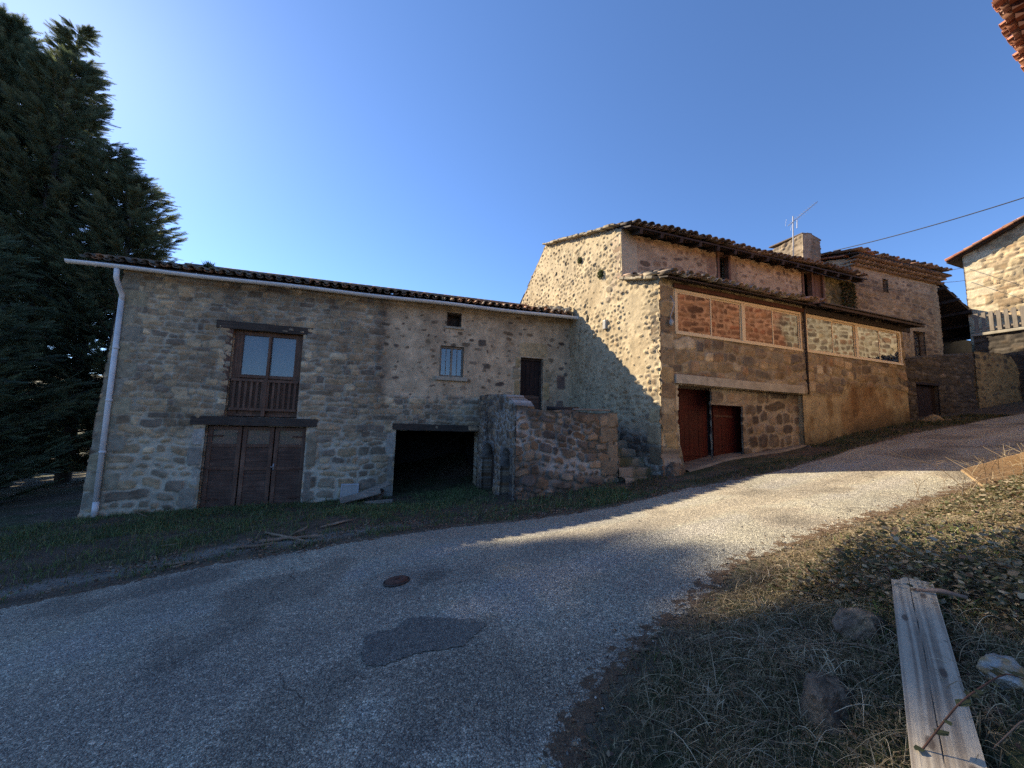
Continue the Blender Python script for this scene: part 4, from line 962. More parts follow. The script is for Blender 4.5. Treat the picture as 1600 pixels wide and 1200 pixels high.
# other walls of the house
mb = MB(); mb.box(FU, .1, 9.7, 0, 6.5, -6.9, -6.6); mb.box(FU, 9.3, 9.72, 0, 6.9, -6.6, -.46); mb.box(FF, 9.1, 9.38, 0, 4.9, -1.4, -.31); mb.build('back_wall', P_CONC, house)
mb = MB(); mb.box(FF, .4, 9.1, 2.9, 3.0, -1.38, -.31); mb.build('porch_floor', P_CONC, house)
# main roof: eave rises slightly to the right
def slab(F, u0, u1, n0, z0a, z0b, n1, z1a, z1b, t=.04):
    P = [F.p(u0, z0a, n0), F.p(u1, z0b, n0), F.p(u1, z1b, n1), F.p(u0, z1a, n1)]
    return P + [p + np.array([0, 0, t]) for p in P]
def tiles_on(name, F, u0, z0, u1, z1, n0, slope, run, parent, pal, seed, **kw):
    d3 = F.p(u1, z1, n0) - F.p(u0, z0, n0); L = np.linalg.norm(d3[:2]); o = tiles(name, F.p(u0, z0, n0), F.d, -F.out, slope, L, run, parent, pal, seed, **kw)
    # shear along the eave so that the eave follows its own rise
    me = o.data; co = np.zeros(len(me.vertices) * 3, np.float32); me.vertices.foreach_get('co', co); co = co.reshape(-1, 3)
    w_ = co + ORG[o]; a = (w_[:, :2] - F.p(u0, 0, n0)[:2]) @ F.d; co[:, 2] += a * (z1 - z0) / (u1 - u0) + .03 * np.sin(a * 1.1 + seed) * (a > .5); me.vertices.foreach_set('co', co.ravel()); me.update(); return o
mb = MB(); mb.box8(slab(FU, .0, 9.8, .42, 6.66, 6.88, -4.54, 6.66 + 4.96 * .34, 6.88 + 4.96 * .30)); mb.box8(slab(FU, .0, 9.8, -4.54, 8.34, 8.37, -7.0, 6.7, 6.8)); mb.build('roof_deck', W_DARK, house)
tiles_on('roof_tiles', FU, .05, 6.72, 9.75, 6.94, .47, .34, 5.0, house, PAL_TD, 6, kind='both', jit=1.6)
tiles('roof_tiles', FU.p(0, 6.78, -7.05), FU.d, FU.out, .62, 9.7, 2.8, house, PAL_TD, 7, expo=.5)
for k in range(15):
    u = .35 + k * .66; z = 6.63 + u * .0226; mb = MB(); a = FU.p(u, z - .02, .40); b = FU.p(u + .02, z + .15, -.12)
    mb.obox(a, b - a, np.linalg.norm(b - a), .09, .12); o = mb.build('rafter', W_DARK, house)
# porch roof
mb = MB(); mb.box8(slab(FF, .0, 5.15, .27, 4.90, 4.92, -1.39, 5.36, 5.38, .03)); mb.build('porch_roof_deck', W_DARK, house)
tiles_on('porch_roof_tiles', FF, .02, 4.95, 5.2, 4.98, .33, .29, 1.75, house, [(.24, .18, .13), (.16, .12, .09), (.30, .20, .14), (.34, .29, .22)], 8, kind='both', jit=1.5)
mb = MB(); mb.box8(slab(FF, 5.0, 9.75, .42, 4.97, 4.98, -1.39, 5.22, 5.22, .035)); o = mb.build('porch_sheet_roof', P_SLATE, house); soften(o, .01)
mb = MB(); mb.box(FF, .38, 4.80, 4.80, 4.90, .02, .06); o = mb.build('fascia', W_FASC, house); soften(o, .004)
mb = MB(); mb.box(FF, 4.80, 9.7, 4.80, 4.95, .02, .06); mb.box(FF, 4.9, 9.75, 4.90, 4.96, .34, .38); o = mb.build('fascia', W_DARK, house)
for k in range(8):
    u = 5.2 + k * .62; mb = MB(); a = FF.p(u, 4.92, .36); b = FF.p(u, 4.99, -.1); mb.obox(a, b - a, .5, .06, .07); mb.build('rafter', W_DARK, house)
# wall lamp and cable at the corner
mb = MB(); mb.tube([FF.p(.30, 4.6, .03), FF.p(.34, 4.4, .10), FF.p(.26, 4.1, .05), FF.p(.24, 4.0, .10)], .012, 6); mb.tube([FF.p(.24, 4.02, .10), FF.p(.24, 3.96, .10), FF.p(.24, 3.88, .10)], [.03, .055, .03], 12)
tag(mb.build('wall_lamp', P_LAMP, None, True), 'small grey lamp on a cable at the corner left of the porch windows', 'lamp')
# plants rooted in the gable
for i, (s_, z_, h_, lb) in enumerate(((1.74, 5.86, .13, 'large round green weed rooted in a hole high on the sunlit gable, nearest the corner'), (.62, 6.72, .08, 'small yellow-green weed in the gable between two dark putlog holes'))):
    r2 = np.random.default_rng(40 + i); V = []; T = []; C = []
    for k in range(320):
        a = r2.uniform(0, 6.28); q = h_ * math.sqrt(r2.random()); c = FG.p(s_ + math.cos(a) * q * .85, z_ + math.sin(a) * q, .03 + r2.uniform(0, .9) * (h_ - q * .6)); d = r2.normal(0, 1, 3); d /= np.linalg.norm(d); e = np.cross(d, r2.normal(0, 1, 3)); e /= np.linalg.norm(e)
        n_ = len(V); V += [c, c + d * .035 + e * .012, c + d * .035 - e * .012]; T.append((n_, n_ + 1, n_ + 2)); C += [np.array([.07, .085, .03]) * r2.uniform(.5, 1.5)] * 3
    tag(mk('wall_plant', V, None, T, M_LEAF, None, np.array(C), False), lb, 'plant')
# ivy on the pier at the end of the upper wall
def leafcloud(n, fpos, size, pal, seed, nrm=None):
    r2 = np.random.default_rng(seed); P = fpos(r2, n); d = r2.normal(0, 1, (n, 3)); d /= np.linalg.norm(d, axis=1)[:, None]; e = np.cross(d, r2.normal(0, 1, (n, 3))); e /= np.linalg.norm(e, axis=1)[:, None]
    s_ = size * r2.uniform(.6, 1.3, (n, 1)); V = np.stack([P, P + d * s_ * .5 + e * s_ * .4, P + d * s_, P + d * s_ * .5 - e * s_ * .4], 1).reshape(-1, 3)
    Q = np.arange(4 * n).reshape(n, 4); pc = np.array(pal)[(r2.random(n) * len(pal)).astype(int)] * r2.uniform(.6, 1.4, (n, 1)); return V, Q, np.repeat(pc, 4, 0)
V, Q, C = leafcloud(2600, lambda r2, n: FU.p(9.05 + .75 * r2.beta(2, 1.6, n) - .1, 5.3 + 1.5 * r2.random(n) ** .8, .03 + .10 * r2.random(n)), .07, [(.07, .075, .03), (.11, .09, .045), (.05, .06, .025), (.16, .10, .05)], 77)
tag(mk('ivy', V, Q, None, M_LEAF, None, C, False), 'dry brown-green ivy hanging on the pier under the end of the upper eave', 'ivy')

# chimney + antenna
FC_ = Frame(np.array([10.42, 13.32]), FB_D)
chim = thing('chimney', 'broad roughcast stone chimney with a slab cap behind the tiled roof', 'chimney', FC_.p(.4, 7.3))
ST_CH = dict(ST_G, mort=(.30, .235, .165), pal=[(.20, .15, .10), (.26, .20, .135)])
tap = lambda U, Z: .50 + (U - .50) * (1 - .16 * sst(8.2, 8.95, Z))
wall('front_face', FC_, 0, 1.0, 7.0, 9.0, lambda U, Z, s: masonry(U, Z, dict(ST_CH, lich=(.6, (.5, .5, .5))), s), chim, top=([0, .45, 1.0], [8.86, 8.92, 8.78]), res=.035, seed=61, thick=.3, ufun=tap)
FCg = Frame(FC_.p(.01, 0, -1.2)[:2], GD); wall('side_face', FCg, 0, 1.2, 7.0, 9.0, lambda U, Z, s: masonry(U, Z, ST_CH, s), chim, top=([0, 1.2], [8.70, 8.86]), res=.035, seed=62, thick=.3, ufun=lambda U, Z: 1.3 + (U - 1.3) * (1 - .08 * sst(8.2, 8.95, Z)))
mb = MB(); mb.box(FC_, .1, .85, 7.0, 8.7, -1.25, -.3); mb.build('core', P_BLACK, chim)
mb = MB(); r_ = np.random.default_rng(3)
for k in range(4): mb.obox(FC_.p(.0 + k * .26, 8.87 + (.05 if k in (1, 2) else .0), -.62), [*(FB_D), .12 if k < 2 else -.22], .29, 1.26, .05, c=(.17, .13, .10))
soften(mb.build('cap_slab', M_ROCK, chim, False, True), .01)

ant = thing('tv_antenna', 'thin metal television aerial standing in front of the stone chimney', 'antenna', (9.86, 13.05, 7.6))
mb = MB(); mb.tube([(9.84, 13.05, 7.4), (9.92, 13.05, 9.35)], .018, 8); mb.build('mast', P_ALU, ant, True)
A0 = np.array([9.92, 13.05, 9.15]); BD = np.array([.72, -.05, .62]); BD /= np.linalg.norm(BD)
bm_ = MB(); bm_.tube([A0 - BD * .25, A0 + BD * 1.15], .012, 6); boom = bm_.build('boom', P_ALU, ant, True)
sv = np.array([.35, .93, .05]); wv = np.cross(BD, sv); wv /= np.linalg.norm(wv)
for k in range(12):
    c = A0 + BD * (-.05 + k * .1); mb = MB(); l = .10 - .004 * k; mb.tube([c - (sv * .5 + wv) * l, c + (sv * .5 + wv) * l], .004, 5); mb.build('element', P_ALU, ant)
for k in (-1, 1):
    mb = MB(); c = A0 - BD * .22 + wv * k * .12; mb.tube([c - np.array([.03, 0, .12]), c + np.array([.03, 0, .16])], .004, 5); mb.build('reflector_rod', P_ALU, ant)
mb = MB(); mb.tube([A0 + np.array([.12, 0, -.25]), A0 + np.array([.14, 0, .05])], .012, 5); mb.build('dipole_box', P_ALU, ant)

# ================================================================== BUILDING C: house with tiled cornice
C0 = FU.p(9.7, 0, .0)[:2]; FC = Frame(C0, az(72.5))
hc = thing('corniced_house', 'narrow stone house with rows of tiles under its eave and a tiny square window', 'house', (*C0, 2.0))
holesC = [(1.68, 1.97, 6.80, 7.30, .3), (3.20, 3.86, 4.52, 5.52, .25)]
blC = [((3.0, 4.05, 5.55, 5.8), (.30, .24, .16), .02), ((2.85, 3.17, 4.5, 5.0), (.26, .2, .13), .02), ((2.95, 3.17, 5.02, 5.5), (.33, .25, .16), .02), ((1.55, 2.1, 7.32, 7.46), (.3, .23, .15), .01)]
for k, z in enumerate(np.arange(4.0, 7.4, .32)): blC.append(((4.88 - (.5 if k % 2 else .32), 4.9, z + .01, z + .31), (.28, .22, .14), .02))
def style_C(U, Z, seed):
    H, C = masonry(U, Z, ST_C, seed); H2, C2 = masonry(U, Z, ST_U, seed + 5); w_ = sst(7.0, 7.15, Z) * .9 * sst(2.2, 2.5, U) ; w_ = np.maximum(w_, sst(7.1, 7.25, Z)); H = lerp(H, H2, w_); C = lerp(C, C2 * .85, w_[..., None])
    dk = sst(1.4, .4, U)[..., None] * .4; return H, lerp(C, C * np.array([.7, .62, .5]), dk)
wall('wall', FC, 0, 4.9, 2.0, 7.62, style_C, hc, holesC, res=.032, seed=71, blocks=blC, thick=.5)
FCG = Frame(FC.p(0, 0, -5)[:2], -np.array([-FC.d[1], FC.d[0]]))
wall('gable_wall', FCG, 0, 5.0, 6.5, 8.6, lambda U, Z, s: masonry(U, Z, ST_G, s), hc, top=([0, 2.6, 5.0], [7.6, 8.45, 7.80]), res=.05, seed=72, thick=.3)
mb = MB(); mb.box(FC, 4.4, 4.88, 2, 7.6, -5.2, -.52); mb.box(FC, .1, 4.88, 2, 7.6, -5.5, -5.2); mb.build('back_wall', P_CONC, hc)
for k in range(3):
    cc = tiles('cornice_tiles', FC.p(-.05 - k * .03, 7.46 + k * .12, .13 + k * .09), FC.d, -FC.out, .04, 5.2 + k * .06, .4, hc, [(.26, .17, .10), (.20, .13, .08), (.30, .20, .12)], 80 + k, sp=.17, rr=.075, rows=1, jit=.5)
    mb = MB(); mb.box(FC, -.02, 5.05, 7.43 + k * .12, 7.468 + k * .12, -.3, .0 + k * .09); mb.build('cornice_bed', P_CONC, hc)
mb = MB(); mb.box8(slab(FC, -.12, 5.15, .34, 7.84, 7.80, -2.6, 8.55, 8.50)); mb.box8(slab(FC, -.12, 5.15, -2.6, 8.55, 8.50, -5.6, 7.7, 7.7)); mb.build('roof_deck', W_DARK, hc)
tiles_on('roof_tiles', FC, -.15, 7.90, 5.15, 7.86, .38, .25, 3.0, hc, PAL_TD + [(.3, .16, .1)], 9, kind='both', jit=2)
tiles('roof_tiles', FC.p(-.15, 7.75, -5.7), FC.d, FC.out, .27, 5.3, 3.1, hc, PAL_TR, 10, expo=.5)
mb = MB()
for k in range(9): c = FCG.p(2.5 + k * .27, float(np.interp(2.5 + k * .27, [2.6, 5.0], [8.50, 7.86])) + .03, .02); mb.obox(c, [*FCG.d, -.25], .27, .26, .035, c=(.36, .17, .10))
mb.build('verge_tiles', M_TILE, hc, False, True)
mb = MB(); mb.box(FC, 1.70, 1.95, 6.82, 7.28, -.34, -.3); mb.box(FC, 3.22, 3.84, 4.5, 5.5, -.34, -.3); mb.build('window_backing', P_BLACK, hc)
mb = MB()
for (a, b, z0, z1) in ((3.22, 3.27, 4.5, 5.52), (3.79, 3.84, 4.5, 5.52), (3.27, 3.79, 5.46, 5.52), (3.51, 3.55, 4.5, 5.46), (3.27, 3.51, 5.0, 5.03), (3.55, 3.79, 5.0, 5.03)): mb.box(FC, a, b, z0, z1, -.18, -.14)
wn = mb.build('window', W_DARKV, hc)
mb = MB(); mb.box(FC, 3.27, 3.79, 4.5, 5.46, -.17, -.165); mb.build('pane', G_WIN, wn)
mb = MB()
for (a, b, z0, z1) in ((1.69, 1.72, 6.8, 7.3), (1.93, 1.96, 6.8, 7.3), (1.72, 1.93, 7.27, 7.3)): mb.box(FC, a, b, z0, z1, -.16, -.12)
mb.build('small_window_frame', W_DARKV, hc)

# ================================================================== low yard building with plank door
L0 = FF.p(8.95, 0, -.72)[:2]; FL = Frame(L0, az(72.5))
low = thing('low_outbuilding', 'low dark stone outbuilding with a black plank door beside the road', 'outbuilding', (*FL.p(3, 0)[:2], 2.2))
def style_L(U, Z, seed): return masonry(U, Z, ST_DARK, seed)
wall('wall', FL, .35, 5.75, 1.4, 5.0, style_L, low, [(2.34, 3.55, 1.4, 3.36, .22)], top=([.3, 2, 3.5, 5.75], [3.95, 4.18, 4.45, 4.72]), res=.035, seed=91, thick=.4)
mb = MB()
for k in range(8): mb.box(FL, 2.35 + k * .15, 2.49 + k * .15, 1.9, 3.33, -.16, -.12 + rng.uniform(0, .015))
mb.box(FL, 2.30, 3.6, 3.36, 3.44, -.1, .03); mb.build('plank_door', W_BLACKV, low)
mb = MB(); mb.box8(slab(FL, .35, 5.8, .02, 4.0, 4.66, -2.6, 4.1, 4.7, .06)) ; mb.box(FL, 5.4, 5.75, 1.4, 4.6, -3, -.42); mb.build('flat_roof', P_SLATE, low)
FL2 = Frame(FL.p(5.78, 0, .05)[:2], az(72.5 + 3))
pier = thing('ochre_wall', 'short ochre stone wall catching the light at the upper end of the road', 'wall', (*FL2.p(1.2, 0)[:2], 2.4))
wall('wall', FL2, 0, 2.42, 1.9, 5.0, lambda U, Z, s: masonry(U, Z, ST_L2, s), pier, top=([0, 1.2, 2.1, 2.42], [4.74, 4.80, 4.72, 4.35]), res=.035, seed=92, thick=.5)

# ================================================================== open shed between the houses
FE = Frame(FC.p(0, 0, -1.5)[:2], az(72.5))
shed = thing('open_shed', 'dark open lean-to with a tiled roof sloping down to the right', 'shed', (*FE.p(6.5, 0)[:2], 3.0))
mb = MB(); a = FE.p(4.9, 8.95, 0.1); b = FE.p(8.9, 6.35, 0.1)
P = [FE.p(7.2, 8.93, .2), FE.p(12.1, 6.48, .2), FE.p(12.1, 6.48, -3.2), FE.p(7.2, 8.93, -3.2)]
mb.box8(P + [p + np.array([0, 0, .10]) for p in P]); mb.build('roof_deck', W_DARK, shed)
dd = (P[0] - P[1]); hd = dd[:2] / np.linalg.norm(dd[:2]); tiles('roof_tiles', P[1] + np.array([0, 0, .12]), -FE.out, hd, dd[2] / np.linalg.norm(dd[:2]), 3.4, 5.4, shed, PAL_TD, 14)
for k in range(6):
    t = k / 5; c = P[0] + (P[1] - P[0]) * (.04 + .9 * t) + np.array([0, 0, -.10]); mb = MB(); mb.obox(c + np.array([*(FE.out * .12), 0]), [*(-FE.out), 0], 3.2, .09, .12); mb.build('purlin', W_DARK, shed)
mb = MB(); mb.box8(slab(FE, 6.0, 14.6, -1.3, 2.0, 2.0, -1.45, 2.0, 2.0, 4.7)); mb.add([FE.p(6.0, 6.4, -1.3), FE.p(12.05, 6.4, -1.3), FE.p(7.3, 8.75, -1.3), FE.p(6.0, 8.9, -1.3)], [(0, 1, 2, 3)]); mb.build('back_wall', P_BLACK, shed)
mb = MB(); mb.box(FE, 11.8, 11.95, 2.2, 6.42, -.05, .1); mb.build('post', W_DARK, shed)

# ================================================================== right-hand house on its retaining wall
R0 = np.array([19.50, 15.8]); FRt = Frame(R0, GD)
ret = thing('retaining_wall', 'dark stone retaining wall carrying the deck with the picket railing', 'wall', (*R0, 2.6))
wall('wall', FRt, -.1, 3.2, 2.0, 5.92, lambda U, Z, s: masonry(U, Z, ST_DARK, s), ret, top=([-.1, 3.2], [5.86, 5.86]), res=.05, seed=101, thick=.5)
mb = MB(); mb.box(FRt, -.15, 3.2, 5.86, 5.98, -3.2, .10); soften(mb.build('deck_slab', P_CONC, ret), .02)
mb = MB(); mb.box(FRt, -.1, .3, 2.0, 5.86, -3.2, -.5); mb.build('end_wall', P_CONC, ret)
rl = thing('picket_railing', 'weathered pale picket railing on the deck in front of the right-hand house', 'railing', (*R0, 5.98))
mb = MB(); mb.box(FRt, -.1, 3.1, 6.66, 6.73, -.08, -.04); mb.box(FRt, -.1, 3.1, 6.12, 6.19, -.08, -.04); mb.build('rail', W_PALE, rl)
for k in range(15): mb = MB(); u = -.05 + k * .205; mb.box(FRt, u, u + .115, 6.02, 6.83 + rng.uniform(-.02, .02), -.04, -.015, jit=.004); mb.build('picket', W_PALE, rl)
FD = Frame(np.array([21.29, 17.5]), GD)
hd_ = thing('sunlit_house', 'tall pale stone house in full sun above the picket railing', 'house', (21.3, 17.5, 5.9))
blD = []
for k, z in enumerate(np.arange(6.0, 10.2, .42)): blD.append(((-.02, .95 if k % 2 else .6, z + .015, z + .40), (.54, .45, .30), .03))
wall('wall', FD, 0, 4.4, 3.0, 12.4, lambda U, Z, s: masonry(U, Z, ST_D, s), hd_, top=([0, 4.4], [10.2, 11.98]), res=.05, seed=111, blocks=blD, thick=.5)
mb = MB(); mb.box(FD, .02, .45, 3.0, 10.1, -6, -.5); mb.box(FD, 0.02, 4.4, 3.0, 10.1, -6.4, -6); mb.build('back_wall', P_CONC, hd_)
P = [FD.p(-.45, 9.98, .28), FD.p(-.45, 9.98, -6.6), FD.p(4.5, 12.0, -6.6), FD.p(4.5, 12.0, .28)]; mb = MB(); mb.box8(P + [p + np.array([0, 0, .12]) for p in P]); mb.build('roof_deck', W_DARK, hd_)
hd = FD.d; tiles('roof_tiles', P[0] + np.array([0, 0, .13]), -FD.out, hd, (12.0 - 9.98) / 4.95, 6.8, 5.3, hd_, PAL_TR, 15)
mb = MB()
for k in range(16): c = P[0] + (P[3] - P[0]) * (k / 16) + np.array([0, 0, .10]) - np.array([*(-FD.out * .02), 0]); mb.obox(c, P[3] - P[0], .36, .22, .05, c=np.array(PAL_TR[k % 4]) * .9)
mb.build('verge_tiles', M_TILE, hd_, False, True)
mb = MB(); mb.box(FD, 1.75, 1.95, 8.6, 8.9, .05, .12); tag(mb.build('wall_box', P_DARKMET, None), 'dark meter box fixed high on the sunlit stone house', 'box')

# ================================================================== opposite house whose eave enters the picture top right
FN0 = np.array([6.10, 4.35]); ND = np.array([.867, .499]); ND /= np.linalg.norm(ND); NO = np.array([-ND[1], ND[0]])
NL = 15.35
FN = Frame(FN0 - NO * .27 + ND * 14.6, -ND)              # outward = toward the road
nb = thing('opposite_house', 'neighbouring house of which only the reddish tiled eave shows at the top right corner', 'house', (*(FN0 - NO * .5), .8))
def style_N(U, Z, s):
    H, C = masonry(U, Z, dict(ST_C, pal=[(.42, .33, .22), (.30, .22, .15), (.48, .38, .25), (.36, .22, .14), (.24, .18, .13)], mort=(.56, .47, .34), rel=.03, gap=.014, rh=(.14, .30), rl=.32, p=(2.2, 3.8), warp=1.2), s)
    w_ = (sst(6.0, 6.6, U + 1.2 * (fbm(U * 1.5, Z * 1.5, s + 5, 3) - .5)) * sst(4.7, 5.0, Z))[..., None]      # guessed red wash on the nearer half, added to redden the porch pane reflections
    return H, lerp(C, C * np.array([1.0, .58, .48]), w_)
wall('wall', FN, 0, NL, 0, 7.12, style_N, nb, res=.05, seed=121, thick=.5)
mb = MB(); mb.box(FN, NL - .5, NL, 0, 7.1, -7, -.5); mb.box(FN, 0, NL, 0, 7.1, -7.4, -7); mb.box(FN, 0, .5, 0, 7.1, -7, -.5); mb.build('back_wall', P_CONC, nb)
mb = MB(); P = [FN.p(-.3, 7.12, .20), FN.p(NL + .3, 7.12, .20), FN.p(NL + .3, 8.6, -3.7), FN.p(-.3, 8.6, -3.7)]; mb.box8(P + [p + np.array([0, 0, .04]) for p in P])
P = [FN.p(-.3, 8.6, -3.7), FN.p(NL + .3, 8.6, -3.7), FN.p(NL + .3, 7.12, -7.7), FN.p(-.3, 7.12, -7.7)]; mb.box8(P + [p + np.array([0, 0, .04]) for p in P]); mb.build('roof_deck', W_FASC, nb)
tiles('roof_tiles', FN.p(-.3, 7.17, .27), FN.d, -FN.out, .365, 18, 4.2, nb, PAL_TR, 16, kind='both')
mb = MB()
for k in range(88): mb.box(FN, -.2 + k * .2, -.2 + k * .2 + .085, 7.04, 7.12, -.05, .19)
mb.build('rafter_tails', W_FASC, nb)

# overhead cables
def cable(name, a, b, sag, r, label):
    t = np.linspace(0, 1, 24)[:, None]; pts = np.array(a) * (1 - t) + np.array(b) * t; pts[:, 2] -= sag * 4 * t[:, 0] * (1 - t[:, 0]); mb = MB(); mb.tube(pts, r, 6); tag(mb.build(name, P_WIRE, None, True), label, 'cable')
def onray(px, py, y):
    d = rt * ((px - 800) / 601) - upv * ((py - 600) / 601) + fw; d = np.array(d); return EYE + d * (y / d[1])
cable('overhead_cable', onray(1302, 392, 15.3), onray(1700, 276, 9.5), .12, .016, 'thick black cable rising from the roof across the sky to the right')
cable('overhead_cable', onray(1468, 423, 14.4), onray(1506, 418, 17.4), .03, .010, 'upper of two thin wires between the corniced house and the sunlit house')
cable('overhead_cable', onray(1466, 441, 14.4), onray(1508, 438, 17.4), .03, .010, 'lower of two thin wires between the corniced house and the sunlit house')
cable('facade_wire', FU.p(6.2, 6.72, .40), FC.p(2.6, 6.95, .06), .10, .008, 'thin wire running from under the upper eave to the corniced house')

# ================================================================== TREES
M_CONIF = mat_vcol('conifer_foliage', 8, .35, .75, 0, spec=.2)
def translucent(M, fac, tint):
    t = M.node_tree; b = t.nodes['Principled BSDF']; out = t.nodes['Material Output']; tr = t.nodes.new('ShaderNodeBsdfTranslucent')
    src = b.inputs['Base Color'].links[0].from_socket; mx = mixc(t, src, tint, 1.0, 'MULTIPLY'); t.links.new(mx, tr.inputs[0])
    ms = t.nodes.new('ShaderNodeMixShader'); ms.inputs[0].default_value = fac; t.links.new(b.outputs[0], ms.inputs[1]); t.links.new(tr.outputs[0], ms.inputs[2]); t.links.new(ms.outputs[0], out.inputs[0])
translucent(M_CONIF, .45, (1.0, 1.0, .75)); translucent(M_LEAF, .25, (1.0, 1.0, .6))
M_BARK = mat_plain('bark', (.09, .065, .05), .95, 0, .35, 20)
def spray_template(r_):
    """a flat feathery frond about 1 long: a stem with alternating tapered leaflets"""
    V = []; T = []
    for k in range(9):
        t = .08 + k / 9 * .88; c = np.array([t, 0, .10 * t * t]); w_ = .34 * (1 - t) ** .7 + .05
        for s_ in (-1, 1):
            tip = c + np.array([w_ * .95, s_ * w_ * .75, .03 * r_.uniform(-1, 1) + .05]); b = np.array([.045, 0, 0]); n = len(V)
            V += [c - b, c + b, tip]; T.append((n, n + 1, n + 2) if s_ > 0 else (n + 1, n, n + 2))
    n = len(V); V += [[0, -.02, 0], [0, .02, 0], [1.05, 0, .12]]; T.append((n, n + 1, n + 2)); return np.array(V), np.array(T)
def conifer(x, y, h, rad, seed, label, lean=(0, 0), base=None, nb=330, ls=1.0):
    r_ = np.random.default_rng(seed); z0 = float(ground_z(np.array(x), np.array(y))) if base is None else base
    t = thing('conifer_tree', label, 'tree', (x, y, z0), group='tall conifers left of the barn')
    mb = MB(); hs = np.linspace(0, 1, 12); axis_ = lambda q: np.array([x + lean[0] * q * q, y + lean[1] * q * q, z0 - .3 + q * h])
    mb.tube([axis_(q) for q in hs], .26 * (1 - hs) ** .8 + .015, 9); mb.build('trunk', M_BARK, t, True)
    SV, ST = spray_template(r_); P = []; D = []; L = []; lb = MB()
    for k in range(nb):
        q = (k + r_.random()) / nb; q = .04 + .95 * q; a = r_.uniform(0, 2 * np.pi)
        R = rad * (1 - q) ** .62 * (.35 + .65 * min(1, q * 5 + .35)) * r_.uniform(.72, 1.18) + .25; rise = .35 + .85 * q + r_.normal(0, .15)
        p0 = axis_(q); dr = np.array([math.cos(a), math.sin(a), 0]); pts = []
        for s_ in np.linspace(0, 1, 6): pts.append(p0 + dr * R * s_ + np.array([0, 0, R * (rise * .5 * s_ + .30 * s_ * s_ - .25 * s_ * (1 - q))]))
        pts = np.array(pts); lb.tube(pts, np.linspace(.03, .006, 6), 4, cap=False)
        m_ = int(10 + R * 17)
        for s_ in np.sort(r_.uniform(.18, 1.0, m_)):
            c = np.array([np.interp(s_, np.linspace(0, 1, 6), pts[:, i]) for i in range(3)]); side = np.array([-dr[1], dr[0], 0]) * r_.choice([-1, 1]) * r_.uniform(.3, 1.2) * (1.1 - s_ * .6)
            d = dr * (.5 + .8 * s_) + side + np.array([0, 0, r_.normal(.25, .28)]); P.append(c); D.append(d / np.linalg.norm(d)); L.append(ls * r_.uniform(.26, .52) * (1.0 if s_ < .9 else 1.15))
    lb.build('branches', M_BARK, t)
    P = np.array(P); D = np.array(D); L = np.array(L)[:, None]; n = len(P)
    upw = np.array([0, 0, 1.0]) + r_.normal(0, .35, (n, 3)); S_ = np.cross(upw, D); S_ /= np.linalg.norm(S_, axis=1)[:, None]; N_ = np.cross(D, S_)
    V = P[:, None] + L[:, None] * (SV[None, :, 0:1] * D[:, None] + SV[None, :, 1:2] * S_[:, None] + SV[None, :, 2:3] * N_[:, None])
    T = (np.arange(n) * len(SV))[:, None, None] + ST[None]
    c = np.array([(.12, .15, .10), (.15, .18, .11), (.10, .13, .09), (.17, .18, .11)])[(r_.random(n) * 4).astype(int)] * r_.uniform(.7, 1.3, (n, 1))
    mk('crown', V.reshape(-1, 3), None, T.reshape(-1, 3), M_CONIF, t, np.repeat(c, len(SV), 0), False)
    return t
conifer(-26.5, 17.7, 23.4, 5.8, 1, 'tallest conifer at the left edge with its crown leaving the picture', nb=640, ls=1.45)
conifer(-21.9, 17.0, 20.4, 3.5, 2, 'feathery conifer whose tip stands just right of the tallest one', nb=330, ls=1.2)
conifer(-19.5, 17.2, 15.8, 3.0, 3, 'middle conifer whose tip rises above the left end of the barn gutter', nb=280, ls=1.15)
conifer(-17.9, 17.0, 13.9, 3.2, 6, 'rightmost conifer, its side boughs reaching over the left end of the roof', nb=280, ls=1.2)
conifer(-17.0, 10.8, 8.6, 3.4, 4, 'low dense conifer reaching the grass left of the barn wall', nb=280, ls=1.1)
conifer(-32.0, 25.0, 31.5, 3.8, 5, 'farthest conifer, its crown filling the gap behind the tallest one', nb=300, ls=1.5)

# ================================================================== VEGETATION ON THE GROUND
M_GRASS = mat_vcol('grass_blades', 5, .2, .8, 0, spec=.2)
def blades(name, X, Y, Z, h, w_, lean, pal, seed, label, cat='grass', curl=.5, colv=.35):
    r_ = np.random.default_rng(seed); n = len(X); a = r_.uniform(0, 2 * np.pi, n); hh_ = h * r_.uniform(.45, 1.25, n); ln = lean * r_.gamma(2, .5, n); b = r_.uniform(0, 2 * np.pi, n)
    sx = np.cos(a) * w_ / 2; sy = np.sin(a) * w_ / 2; P0 = np.stack([X, Y, Z - .01], -1); S_ = np.stack([sx, sy, 0 * sx], -1); Ld = np.stack([np.cos(b), np.sin(b), 0 * b], -1)
    up = np.stack([0 * X, 0 * X, hh_], -1); k1 = P0 + up * .5 + Ld * (hh_ * ln * .25)[:, None]; k2 = P0 + up * (1 - .35 * np.minimum(ln, 1.6))[:, None] * .95 + Ld * (hh_ * ln)[:, None]
    V = np.stack([P0 - S_, P0 + S_, k1 + S_ * .8, k1 - S_ * .8, k2], 1); i = np.arange(n)[:, None] * 5
    Q = i + np.array([[0, 1, 2, 3]]); T = i + np.array([[3, 2, 4]])
    c = np.array(pal)[(r_.random(n) * len(pal)).astype(int)] * r_.uniform(1 - colv, 1 + colv, (n, 1))
    o = mk(name, V.reshape(-1, 3), Q, T, M_GRASS, None, np.repeat(c, 5, 0), False); tag(o, label, cat, kind='stuff'); return o
def scatter(n, x0, x1, y0, y1, seed, cond):
    r_ = np.random.default_rng(seed); X = r_.uniform(x0, x1, n); Y = r_.uniform(y0, y1, n); k = cond(X, Y, r_); return X[k], Y[k]
